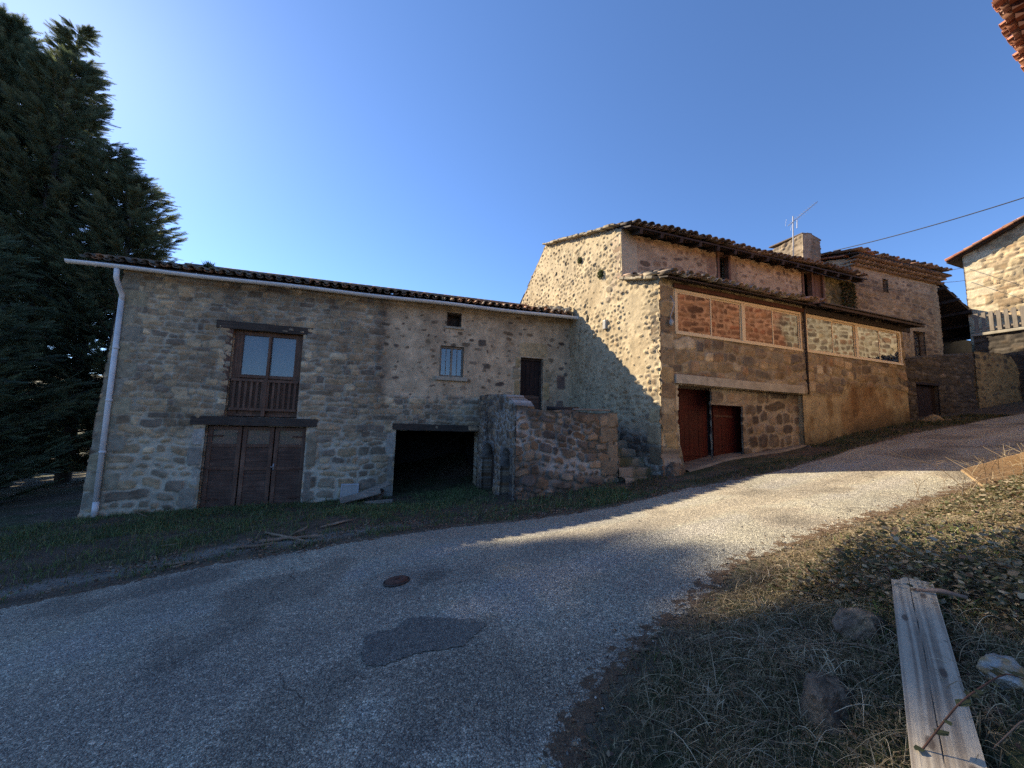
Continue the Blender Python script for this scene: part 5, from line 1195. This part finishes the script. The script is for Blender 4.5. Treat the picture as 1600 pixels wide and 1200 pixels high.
def a_dist(X, Y): return (X - FA.o[0]) * FA.out[0] + (Y - FA.o[1]) * FA.out[1]          # distance in front of the barn wall
def f_dist(X, Y): return (X - FF.o[0]) * FF.out[0] + (Y - FF.o[1]) * FF.out[1]
def in_terr(X, Y):
    u = (X - TC[0]) * FA.d[0] + (Y - TC[1]) * FA.d[1]; v = (X - TC[0]) * nA[0] + (Y - TC[1]) * nA[1]; return (u > -.05) & (u < 2.3) & (v > -.02)
GREEN = [(.075, .12, .04), (.10, .15, .05), (.07, .095, .04), (.14, .165, .07), (.19, .17, .09)]
def vcond(X, Y, r_):
    dl = -sdl(X, Y, LEFT); f = fbm(X * 1.1, Y * 1.1, 5, 4); trk = np.exp(-((dl - .55 - .2 * (fbm(X * .8, Y * .8, 8, 2) - .5)) / .24) ** 2) * sst(-.6, -2.4, X)
    dens = np.clip(.30 + 2.2 * (f - .38), .05, 1) * (.25 + .75 * sst(.33, .5, fbm(X * 3.1, Y * 3.1, 75, 3))) * sst(-.02, .25, dl) * (1 - .9 * trk); fr = a_dist(X, Y)
    return (r_.random(len(X)) < dens) & (fr > .06) & ~in_terr(X, Y) & ((X < 2.2) | (f_dist(X, Y) > .9)) & (X < 3.2)
X_, Y_ = scatter(230000, -14, 3.2, 2.5, 11.4, 1, vcond)
blades('verge_grass', X_, Y_, ground_z(X_, Y_), .10, .009, .7, GREEN, 2, 'short green grass on the verge between the road and the barn')
X_, Y_ = scatter(30000, -14, 3.2, 4.5, 11.4, 3, lambda X, Y, r_: vcond(X, Y, r_) & (fbm(X * 2.2, Y * 2.2, 15, 3) + .12 * (a_dist(X, Y) < .5) > .55))
blades('tall_grass', X_, Y_, ground_z(X_, Y_), .20, .010, .7, GREEN, 4, 'taller tufts of green grass along the foot of the barn')
def rverge(X, Y, r_):
    dl = -sdl(X, Y, LEFT); return (dl > -.05) & (f_dist(X, Y) > .02) & (r_.random(len(X)) < .25 + .75 * sst(.4, .6, fbm(X * 1.6, Y * 1.6, 25, 3))) & ~((X > 3.2) & (X < 7.5) & (f_dist(X, Y) < .9) & (sdl(X, Y, LEFT) < 0) & (((X - FF.o[0]) * FF.d[0] + (Y - FF.o[1]) * FF.d[1]) < 4.7))
X_, Y_ = scatter(60000, 2.4, 15, 6.2, 13, 5, rverge)
blades('weeds', X_, Y_, ground_z(X_, Y_), .10, .012, .8, [(.05, .06, .02), (.09, .075, .035), (.12, .09, .05), (.035, .05, .018)], 6, 'weeds and dry grass along the foot of the porch wall')

DRY = [(.34, .26, .16), (.44, .35, .22), (.24, .17, .10), (.15, .105, .07), (.52, .43, .29)]
MIX = [(.15, .11, .06), (.075, .075, .03), (.24, .18, .10), (.06, .07, .025), (.33, .26, .15), (.28, .20, .11)]
def bcond(X, Y, r_): d = sdl(X, Y, RIGHT); nd_ = (X - FN0[0]) * NO[0] + (Y - FN0[1]) * NO[1]; return (d > -.02) & (nd_ > -.40) & (r_.random(len(X)) < .25 + .75 * sst(.0, .5, d))
X_, Y_ = scatter(260000, 0.0, 6.0, .6, 5.6, 7, bcond)
blades('bank_grass', X_, Y_, ground_z(X_, Y_), .055, .0045, 1.3, MIX, 8, 'matted dry and green grass covering the bank on the right')
X_, Y_ = scatter(80000, 5.0, 16, 3.5, 12, 9, bcond)
blades('bank_grass', X_, Y_, ground_z(X_, Y_), .09, .009, 1.2, MIX, 10, 'dry grass on the bank farther up the road')
X_, Y_ = scatter(26000, 0.3, 5.5, .8, 5.2, 11, lambda X, Y, r_: bcond(X, Y, r_) & (fbm(X * 2, Y * 2, 35, 3) > .60))
blades('green_grass', X_, Y_, ground_z(X_, Y_), .09, .006, .9, [(.07, .11, .025), (.10, .14, .035), (.05, .085, .022)], 12, 'fresh green tufts among the dry growth of the bank')
X_, Y_ = scatter(90000, 0.3, 6.5, .7, 5.6, 41, lambda X, Y, r_: bcond(X, Y, r_) & (vn(X * 7, Y * 7, 51) > .78) & (sdl(X, Y, RIGHT) > .08))
blades('straw_tufts', X_, Y_, ground_z(X_, Y_), .105, .0042, 1.5, DRY, 42, 'matted tufts of dead straw-coloured grass on the bank')
# long dry stems lying criss-cross
def stems(name, X, Y, L, r0, seed, pal, label, lift=.10, kind='stuff', cat='dry stems', arch=.12):
    r_ = np.random.default_rng(seed); mb = MB(); n = len(X); VV = []; QQ = []; CC = []
    K = 6; a = r_.uniform(0, 2 * np.pi, n); Ls = L * r_.uniform(.4, 1.3, n); t = np.linspace(0, 1, K)[None, :]; cv = r_.normal(0, .28, n)[:, None]
    dx = np.cos(a)[:, None] * Ls[:, None] * t + -np.sin(a)[:, None] * cv * Ls[:, None] * t * t * .5; dy = np.sin(a)[:, None] * Ls[:, None] * t + np.cos(a)[:, None] * cv * Ls[:, None] * t * t * .5
    px = X[:, None] + dx; py = Y[:, None] + dy; pz = ground_z(px, py) + r_.uniform(.01, lift, n)[:, None] * np.sin(np.pi * np.clip(t * .9 + .05, 0, 1)) ** .7 + arch * r_.random(n)[:, None] * np.sin(np.pi * t) * Ls[:, None]
    P = np.stack([px, py, pz], -1); rad = r0 * r_.uniform(.6, 1.3, n)[:, None] * (1 - .6 * t); th = np.array([0, 2.094, 4.189])
    nrm = np.stack([-np.sin(a), np.cos(a), 0 * a], -1)[:, None, None, :]; upv_ = np.array([0, 0, 1.0])
    V = P[:, :, None, :] + rad[:, :, None, None] * (np.cos(th)[None, None, :, None] * nrm + np.sin(th)[None, None, :, None] * upv_)
    i = np.arange(n)[:, None, None] * K * 3 + np.arange(K - 1)[None, :, None] * 3; k = np.arange(3)[None, None, :]; k2 = (k + 1) % 3
    Q = np.stack([i + k, i + k2, i + 3 + k2, i + 3 + k], -1).reshape(-1, 4)
    c = np.array(pal)[(r_.random(n) * len(pal)).astype(int)] * r_.uniform(.6, 1.3, (n, 1))
    o = mk(name, V.reshape(-1, 3), Q, None, M_GRASS, None, np.repeat(c, K * 3, 0), True); tag(o, label, cat, kind=kind); return o
X_, Y_ = scatter(11000, .5, 6.5, .8, 5.6, 13, bcond)
stems('dry_stems', X_, Y_, .19, .0014, 14, DRY, 'tangle of pale dry stems over the bank', .06, arch=.05)
X_, Y_ = scatter(260, 1.0, 7, 1.2, 5.6, 15, bcond)
stems('dead_bramble_canes', X_, Y_, .5, .0028, 16, [(.20, .13, .09), (.30, .22, .15), (.13, .08, .06)], 'long dead bramble canes arching over the bank', .08, arch=.13)
# bramble leaves
def bleaf(r2, n):
    X, Y = scatter(n * 7, 1.9, 8.5, 1.6, 6.0, 17, lambda X, Y, r_: bcond(X, Y, r_) & (sdl(X, Y, RIGHT) > .35) & (r_.random(len(X)) < sst(.36, .62, fbm(X * 1.2, Y * 1.2, 46, 3) + .10 * sst(3.0, 4.5, X))))
    X = X[:n]; Y = Y[:n]; return np.stack([X, Y, ground_z(X, Y) + .02 + .22 * r2.random(len(X)) ** 1.5 * sst(.3, .9, sdl(X, Y, RIGHT))], -1)
def leaves(n, fpos, size, pal, seed, name, label, cat):
    r2 = np.random.default_rng(seed); P = fpos(r2, n); n = len(P); a = r2.uniform(0, 2 * np.pi, n); tl = r2.normal(0, .35, n); d = np.stack([np.cos(a) * np.cos(tl), np.sin(a) * np.cos(tl), np.sin(tl)], -1)
    rr_ = r2.normal(0, .4, n); s0 = np.stack([-np.sin(a), np.cos(a), 0 * a], -1); n0 = np.cross(d, s0); sd2 = s0 * np.cos(rr_)[:, None] + n0 * np.sin(rr_)[:, None]; nn = np.cross(sd2, d); L = size * np.clip(r2.lognormal(-.15, .45, (n, 1)), .3, 1.6)
    pts = [(0, 0, 0), (.3, .34, .08), (.62, .30, .07), (1, 0, -.06), (.62, -.30, .07), (.3, -.34, .08), (.5, 0, -.04)]
    V = np.stack([P + L * (x * d + y * sd2 + z * nn) for x, y, z in pts], 1); i = np.arange(n)[:, None, None] * 7
    Q = i + np.array([[[0, 1, 6, 5], [1, 2, 3, 6], [5, 6, 3, 4]]]); c = np.array(pal)[(r2.random(n) * len(pal)).astype(int)] * r2.uniform(.6, 1.35, (n, 1))
    o = mk(name, V.reshape(-1, 3), Q.reshape(-1, 4), None, M_LEAF, None, np.repeat(c, 7, 0), True); tag(o, label, cat, kind='stuff')
leaves(34000, bleaf, .025, [(.08, .09, .04), (.11, .11, .05), (.19, .16, .09), (.24, .17, .10), (.06, .06, .03), (.30, .24, .15), (.12, .07, .045), (.36, .29, .19)], 18, 'brambles', 'dusty bramble leaves covering the top of the bank', 'brambles')
# fallen litter: small curled brown leaves over the bank foot and road edge
def lit(r2, n):
    X, Y = scatter(n * 5, .1, 7.5, .6, 6.0, 19, lambda X, Y, r_: (sdl(X, Y, RIGHT) > -.35) & (r_.random(len(X)) < sst(-.35, .15, sdl(X, Y, RIGHT)))); X = X[:n]; Y = Y[:n]
    return np.stack([X, Y, ground_z(X, Y) + .006 + .012 * r2.random(len(X))], -1)
leaves(15000, lit, .02, [(.16, .09, .05), (.22, .13, .07), (.09, .05, .035), (.28, .2, .12), (.12, .10, .07)], 20, 'leaf_litter', 'small brown leaf litter at the edge of the road', 'leaf litter')
def lit2(r2, n):
    X, Y = scatter(n * 5, -7, 3, 4.3, 9, 23, lambda X, Y, r_: (-sdl(X, Y, LEFT) > -.1) & (-sdl(X, Y, LEFT) < .9) & (r_.random(len(X)) < .2 + .8 * (fbm(X * 2, Y * 2, 66, 3) > .55)) & ~in_terr(X, Y)); X = X[:n]; Y = Y[:n]
    return np.stack([X, Y, ground_z(X, Y) + .008 + .012 * r2.random(len(X))], -1)
leaves(9000, lit2, .03, [(.20, .12, .08), (.26, .17, .11), (.10, .06, .045), (.3, .22, .15)], 24, 'bark_litter', 'brown bark crumbs and leaves along the verge of the barn', 'bark litter')

# ================================================================== ROCKS, PLANKS, DEBRIS
def rock(name, c, sx, sy, sz, seed, pal, label, rotz=0, cat='rock', sub=5, group=None):
    import bmesh
    bm = bmesh.new(); bmesh.ops.create_icosphere(bm, subdivisions=sub, radius=1); V = np.array([v.co[:] for v in bm.verts]); T = np.array([[l.index for l in f.verts] for f in bm.faces]); bm.free()
    r_ = np.random.default_rng(seed)
    for k in range(30):                                            # facets
        n = r_.normal(0, 1, 3); n /= np.linalg.norm(n); d = V @ n; lim = r_.uniform(.58, .90); V = V - np.maximum(d - lim, 0)[:, None] * n * .92
    f = fbm(V[:, 0] * 3 + seed, V[:, 1] * 3 + V[:, 2] * 2, seed, 5); V = V * (1 + .34 * (f - .5))[:, None]
    f2 = fbm(V[:, 0] * 9 + V[:, 2] * 6, V[:, 1] * 9 - V[:, 2] * 7, seed + 3, 5); V = V * (1 + .12 * (f2 - .5))[:, None]
    V = V * np.array([sx, sy, sz]); cz, sz_ = math.cos(rotz), math.sin(rotz); V = np.stack([V[:, 0] * cz - V[:, 1] * sz_, V[:, 0] * sz_ + V[:, 1] * cz, V[:, 2]], -1)
    C = lerp(np.array(pal[0]), np.array(pal[1]), sst(.35, .65, f)[:, None]) * (.6 + .8 * f2)[:, None]
    o = mk(name, V + np.array(c), None, T, M_ROCK, None, C, False); tag(o, label, cat, group); return o
gz_ = lambda x, y: float(ground_z(np.array(x), np.array(y)))
rock('rock', (2.42, 1.72, gz_(2.42, 1.72) + .02), .12, .10, .06, 9, [(.16, .14, .12), (.10, .085, .07)], 'flat dark stone near the bottom right corner', .2)
rock('boulder', (*FF.p(9.75, 0, .35)[:2], 1.98), .35, .3, .38, 12, [(.28, .21, .12), (.18, .13, .08)], 'pile-like ochre boulder at the far lower corner of the porch wall', .2)
rock('boulder', (*FF.p(10.35, 0, .45)[:2], 2.02), .24, .2, .18, 13, [(.36, .29, .2), (.22, .17, .11)], 'small pale boulder between the porch corner and the black plank door', .8)
rock('stone_slab', (*FL2.p(.3, 0, .55)[:2], 2.42), .5, .25, .07, 14, [(.36, .32, .26), (.25, .21, .16)], 'flat pale slab lying in the weeds before the ochre wall', .3)
rock('corner_stone', (*FF.p(.25, 0, .12)[:2], .72), .30, .18, .26, 15, [(.17, .125, .085), (.11, .085, .065)], 'worn guard stone at the foot of the corner beside the stairs', .3)
rock('rock', (*FF.p(4.55, 0, .10)[:2], 1.15), .24, .16, .22, 16, [(.12, .095, .08), (.07, .06, .05)], 'dark boulder at the right foot of the garage opening', 1.1)

# long weathered plank on the bank
def surf(px, py, extra=0):
    d = rt * ((px - 800) / 601) - upv * ((py - 600) / 601) + fw; d = np.array(d); t = np.linspace(.4, 14, 4000)[:, None]; p = EYE + d * t; h = p[:, 2] - ground_z(p[:, 0], p[:, 1]) - extra; return p[np.argmax(h < 0)]
for (px, py, sx, sy, sz, dz, sd_, pal, lb, ro) in ((1352, 985, .19, .13, .12, .0, 3, [(.27, .19, .115), (.17, .12, .085)], 'rounded tan rock just left of the upper part of the long plank', .4),
        (1292, 1105, .20, .13, .13, -.02, 5, [(.20, .14, .09), (.11, .08, .055)], 'larger dark brown rock low on the bank, left of the plank middle', 1.0),
        (1566, 1062, .13, .08, .07, .02, 8, [(.34, .32, .28), (.34, .22, .10)], 'angular grey and orange broken stone right of the plank', .7)):
    c_ = surf(px, py); rock('rock', (c_[0], c_[1], c_[2] + dz), sx, sy, sz, sd_, pal, lb, ro)
pa = surf(1424, 908, .10); pb = surf(1500, 1290, .12)
def long_plank(name, a, b, w_, th_, label, split=True):
    a = np.array(a); b = np.array(b); ax = b - a; L = np.linalg.norm(ax); ax /= L; s_ = np.cross(ax, (0, 0, 1.0)); s_ /= np.linalg.norm(s_); up_ = np.cross(s_, ax); nu, nv = 160, 56; r_ = np.random.default_rng(4)
    u = np.linspace(0, L, nu); v = np.linspace(-w_ / 2, w_ / 2, nv); U, Vv = np.meshgrid(u, v, indexing='ij')
    ed = .004 * (fbm(U * 8, Vv * 0 + 3, 5, 3) - .5) * 2
    H = .0007 * (fbm(U * 3, Vv * 160, 6, 3) - .5) * 2; crack = .012 * (fbm(U * 1.3, U * 0, 7, 2) - .5) + .008
    H = H - .005 * np.exp(-((Vv - crack) / .0010) ** 2) * sst(.02, .1, fbm(U * 2, U * 0 + 4, 8, 2) - .25)
    kn = [(.18, -.03), (.45, .045), (.8, -.035), (1.2, .03), (1.25, -.05)]
    g_ = fbm(U * 1.2, Vv * 130 + 2.5 * (fbm(U * 1.5, Vv * 6, 19, 2)), 16, 4); C = lerp(np.array([.24, .19, .14]), np.array([.43, .36, .27]), sst(.3, .7, g_)[..., None])
    C = C * (.75 + .5 * fbm(U * 3, Vv * 7, 17, 3))[..., None]
    C = lerp(C, np.array([.06, .045, .035]), (np.exp(-((Vv - crack) / .0011) ** 2) * .7)[..., None])
    for (x, y) in kn:
        dk = np.sqrt(((U - x) / .028) ** 2 + ((Vv - y) / .010) ** 2); C = lerp(C, np.array([.08, .055, .04]), (sst(1.3, .8, dk) * .85)[..., None])
    top = a + ax * (U + 0 * Vv)[..., None] + s_ * (Vv * (1 + 0 * U) + 0)[..., None] + up_ * (H + th_ / 2)[..., None]
    notch = (U < .035 + .05 * sst(0, .03, Vv) * 1)
    top = top + ax * (np.where(U < .001, .0, 0) + .06 * sst(.02, .06, Vv) * sst(.06, 0, U))[..., None]
    bot = top - up_ * th_
    V = np.concatenate([top.reshape(-1, 3), bot.reshape(-1, 3)]); n = nu * nv; ij = np.arange(n).reshape(nu, nv)
    Q = [np.stack([ij[:-1, :-1], ij[:-1, 1:], ij[1:, 1:], ij[1:, :-1]], -1).reshape(-1, 4)]; Q.append(Q[0][:, ::-1] + n)
    for e in (ij[0, :], ij[-1, ::-1], ij[::-1, 0], ij[:, -1]): Q.append(np.stack([e[:-1], e[1:], e[1:] + n, e[:-1] + n], -1))
    C = np.concatenate([C.reshape(-1, 3), C.reshape(-1, 3) * .8]); o = mk(name, V, np.concatenate(Q), None, mat_vcol('weathered_plank', 90, .2, .85, .3, .002), None, C, False); tag(o, label, 'plank'); return o
long_plank('plank', pa, pb, .152, .028, 'long weathered grey plank lying down the bank in the foreground')
q1 = surf(1432, 922, .15); q2 = surf(1512, 934, .13); mb = MB(); mb.tube([q1, (q1 + q2) / 2 + np.array([0, 0, .012]), q2], [.006, .011, .007], 7); tag(mb.build('broken_branch', mat_plain('bare_branch', (.22, .14, .10), .8, 0, .3, 30), None, True), 'short broken branch lying across the upper end of the long plank', 'branch')
# board propped on top of the bank at the right edge
b1 = surf(1523, 762, .02); b2 = np.array([b1[0] + 1.15, b1[1] + .10, b1[2] + .33])
plank('board', b1 + np.array([0, -.05, .06]), b2, .42, .025, mat_wood('fresh_pale_board', (.42, .27, .13), (.60, .42, .23)), 'broad pale yellow board propped on the bank at the right edge', 'board', upw=(-.25, -.75, .6))
# dark bramble cane with leaves over the plank
c1 = surf(1425, 1192, .10); c2 = surf(1500, 1095, .22); c3 = surf(1570, 1050, .24); c4 = surf(1610, 1065, .2); mb = MB()
t = np.linspace(0, 1, 14); pts = np.array([[np.interp(k, [0, .33, .66, 1], [c[i] for c in (c1, c2, c3, c4)]) for i in range(3)] for k in t]); pts[1:-1] = (pts[:-2] + pts[1:-1] * 2 + pts[2:]) / 4
cane = thing('bramble_cane', 'dark bramble cane with a few leaves reaching across the lower plank', 'bramble', c1); mb.tube(pts, np.linspace(.0028, .0015, 14), 6); mb.build('stem', P_RUST, cane, True)
r2 = np.random.default_rng(6)
for k in range(11):
    p = pts[1 + k]; a = r2.uniform(0, 6.28); d = np.array([math.cos(a), math.sin(a), r2.uniform(-.1, .4)]); s_ = np.cross(d, (0, 0, 1)); s_ /= np.linalg.norm(s_); L = r2.uniform(.025, .05)
    V = [p, p + L * (.3 * d + .34 * s_ + [0, 0, .08]), p + L * (.65 * d + .28 * s_), p + L * d, p + L * (.65 * d - .28 * s_), p + L * (.3 * d - .34 * s_ + [0, 0, .08]), p + L * .5 * d]
    mk('leaf', V, [(0, 1, 6, 5), (1, 2, 3, 6), (5, 6, 3, 4)], None, M_LEAF, cane, np.tile([.05, .06, .03], (7, 1)) * r2.uniform(.6, 1.4), True)
# tall dry weeds on the crest at the right
mb = MB(); r2 = np.random.default_rng(9); VW = []; QW = []
wd = MB()
for k in range(70):
    x = r2.uniform(5.0, 7.6); y = 5.0 + (x - 5.4) * .35 + r2.uniform(-.6, .05); z = gz_(x, y); h = r2.uniform(.15, .42); lx, ly = r2.normal(0, .5, 2) * h; cc = np.array(DRY[k % 5])
    wd.tube([(x, y, z), (x + lx * .3, y + ly * .3, z + h * .6), (x + lx, y + ly, z + h)], [.004, .003, .0015], 4, c=cc)
    for q in range(5):
        b0 = np.array([x + lx * .3, y + ly * .3, z + h * (.5 + .08 * q)]); wd.tube([b0, b0 + np.array([*r2.normal(0, .05, 2), .04])], [.002, .001], 3, c=cc)
tag(wd.build('dry_weeds', M_GRASS, None, False, True), 'bare dry weed stalks standing on the crest of the bank', 'weeds', kind='stuff')

# things in the road and on the verge
hc_ = np.array([-1.06, 3.89]); zc = float(zbase(hc_[0], hc_[1])); th = np.linspace(0, 2 * np.pi, 28, endpoint=False); rr_ = [.102, .098, .07, 0.0]; hz = [.004, .022, .026, .024]; V = []; 
for r3, z3 in zip(rr_[:3], hz): V += [[hc_[0] + math.cos(a) * r3 * 1.05, hc_[1] + math.sin(a) * r3, zc + z3 + .118 * math.cos(a) * r3] for a in th]
V.append([hc_[0], hc_[1], zc + .024]); n = 28; Q = [(r3 * n + i, r3 * n + (i + 1) % n, (r3 + 1) * n + (i + 1) % n, (r3 + 1) * n + i) for r3 in range(2) for i in range(n)]; T = [(2 * n + i, 2 * n + (i + 1) % n, 3 * n) for i in range(n)]
vc = thing('valve_cover', 'small round rusty valve cover set in the road', 'cover', (hc_[0], hc_[1], zc)); mk('lid', V, Q, T, P_RUST, vc, None, True)
ring = MB(); ring.tube([[hc_[0] + math.cos(a) * .118, hc_[1] + math.sin(a) * .114, zc + .006 + .118 * math.cos(a) * .118] for a in np.linspace(0, 2 * np.pi, 40)], .008, 6, cap=False); ring.build('frame', P_DARKMET, vc, True)
kn = MB(); kn.tube([(hc_[0] - .02, hc_[1], zc + .026), (hc_[0] + .03, hc_[1], zc + .034)], .008, 6); kn.build('key_slot', P_RUST, vc, True)
def debris(px, py, ex=.01): return surf(px, py, ex)
def stick(a, b, r0, label, name='stick', mat=None, group=None, flat=False):
    a = np.array(a); b = np.array(b); m_ = (a + b) / 2 + np.array([0, 0, .01]) + rng.normal(0, .012, 3); t = MB()
    if flat:
        k = 9; ax = (b - a); L_ = np.linalg.norm(ax); ax /= L_; s_ = np.cross(ax, (0, 0, 1.0)); s_ /= np.linalg.norm(s_); u_ = np.cross(s_, ax); V = []
        for i in range(k):
            q = i / (k - 1); w_ = r0 * (1.0 + 1.6 * math.sin(math.pi * min(1, q * 1.1)) * rng.uniform(.6, 1.1)) * (.35 if i in (0, k - 1) else 1); c = a + ax * L_ * q + s_ * rng.normal(0, r0 * .4) + u_ * rng.normal(0, r0 * .25)
            for (x, y) in ((-1, -.25), (1, -.3), (1.0, .3), (-.9, .35)): V.append(c + s_ * x * w_ * .8 + u_ * y * r0 * rng.uniform(.6, 1.3))
        t.add(V, [(i * 4 + e, i * 4 + (e + 1) % 4, i * 4 + 4 + (e + 1) % 4, i * 4 + 4 + e) for i in range(k - 1) for e in range(4)] + [(3, 2, 1, 0), tuple((k - 1) * 4 + e for e in range(4))])
    else: t.tube([a, m_, b], [r0, r0 * 1.1, r0 * .7], 7)
    tag(t.build(name, mat or W_GREY, None, not flat), label, 'stick' if name == 'stick' else 'wood', group)
BROKEN = mat_wood('split_wood', (.14, .085, .055), (.38, .27, .18))
gp = 'broken wood scraps on the verge'
for i, (a, b, r0, fl, lb) in enumerate((((358, 857), (432, 848), .022, 1, 'flat split plank end pointing left at the road edge'), ((405, 846), (462, 838), .03, 1, 'broken board piece in the middle of the wood scraps'),
        ((452, 836), (482, 822), .03, 1, 'upright-tilted splinter at the right end of the scraps'), ((440, 842), (505, 836), .022, 1, 'long thin splinter under the tilted one'), ((500, 824), (552, 811), .02, 1, 'orange-brown bark strip lying in the grass toward the garage'),
        ((415, 832), (476, 845), .016, 0, 'crooked stick crossing the wood scraps'), ((255, 883), (305, 876), .018, 1, 'small bark strip farther left along the verge'), ((270, 886), (290, 880), .012, 0, 'tiny stick beside the far left bark strip'), ((196, 795), (232, 808), .010, 0, 'thin bent twig in the grass below the down pipe side'), ((250, 853), (285, 848), .006, 0, 'dry curved twig in the grass before the wooden doors'))):
    stick(debris(*a, .02), debris(*b, .03 if i != 2 else .12), r0, lb, mat=BROKEN, group=gp, flat=bool(fl))
# pile beside the garage opening
pc = FA.p(3.0, -.42, .55); r2 = np.random.default_rng(21)
PL = [((2.35, .75), (3.25, .62), .30, .10, 'lowest rotten board of the heap beside the garage'), ((2.7, .50), (3.45, .42), .46, .05, 'broad grey board leaning on top of the heap beside the garage'), ((2.55, .30), (3.3, .55), .28, .04, 'narrow dark batten across the heap beside the garage'), ((2.9, .85), (3.55, .9), .08, .06, 'dark plank lying in the grass in front of the heap')]
for (ua, na), (ub, nb_), z, w_, lb in PL:
    plank('board', FA.p(ua, -.40 + z * .35, na), FA.p(ub, -.40 + z, nb_), .12 + w_, .03, W_GREY if w_ != .04 else W_DARK, lb, 'board', upw=(*(FA.out * .5), .9))
rock('stump', FA.p(3.12, -.28, .42), .27, .18, .22, 33, [(.20, .16, .13), (.11, .09, .075)], 'rough grey stump of wood at the core of the heap beside the garage', .6, 'stump')
plank('board', FA.p(2.0, -.40, .9), FA.p(2.95, -.36, .8), .14, .03, W_DARK, 'dark board half sunk in the grass left of the heap', 'board')
pn = thing('framed_panel', 'small white-framed grey panel leaning on the wall beside the wood heap', 'panel', FA.p(2.5, -.42, .2))
FP = Frame(FA.p(2.28, 0, .16)[:2], FA.d)
def tb(mb, u0, u1, z0, z1, n0, n1): P = [FP.p(u, z, n - (z - (-.45)) * .18) for z in (z0, z1) for (u, n) in ((u0, n1), (u1, n1), (u1, n0), (u0, n0))]; mb.box8(P)
mb = MB(); tb(mb, 0, .42, -.45, -.02, .0, .02); mb.build('board', P_LAMP, pn); mb = MB()
for q in ((0, .42, -.025, .01), (0, .42, -.45, -.425), (0, .022, -.425, -.025), (.398, .42, -.425, -.025)): tb(mb, *q, -.002, .032)
mb.build('frame', P_WHITE, pn)
# pebbles and chips on the road, scattered loosely
X_, Y_ = scatter(14000, -6, 8, 1.0, 8, 31, lambda X, Y, r_: (sdl(X, Y, LEFT) > 0) & (sdl(X, Y, RIGHT) < 0.3) & (r_.random(len(X)) < .10 + .75 * (np.minimum(sdl(X, Y, LEFT), -sdl(X, Y, RIGHT)) < .35)))
import bmesh
bm = bmesh.new(); bmesh.ops.create_icosphere(bm, subdivisions=1, radius=1); IV = np.array([v.co[:] for v in bm.verts]); IT = np.array([[l.index for l in f.verts] for f in bm.faces]); bm.free()
r2 = np.random.default_rng(32); n = len(X_); sc_ = r2.lognormal(math.log(.0050), .45, (n, 1, 1)); V = IV[None] * r2.uniform(.6, 1.3, (n, 12, 3)) * sc_ * np.array([1, 1, .7]) + np.stack([X_, Y_, zbase(X_, Y_) + .004], -1)[:, None]
c = np.array([(.30, .27, .22), (.22, .20, .17), (.40, .37, .32)])[(r2.random(n) * 3).astype(int)]
tag(mk('gravel', V.reshape(-1, 3), None, (np.arange(n)[:, None, None] * 12 + IT[None]).reshape(-1, 3), M_ROCK, None, np.repeat(c, 12, 0), False), 'loose gravel scattered along the edges of the road', 'gravel', kind='stuff')
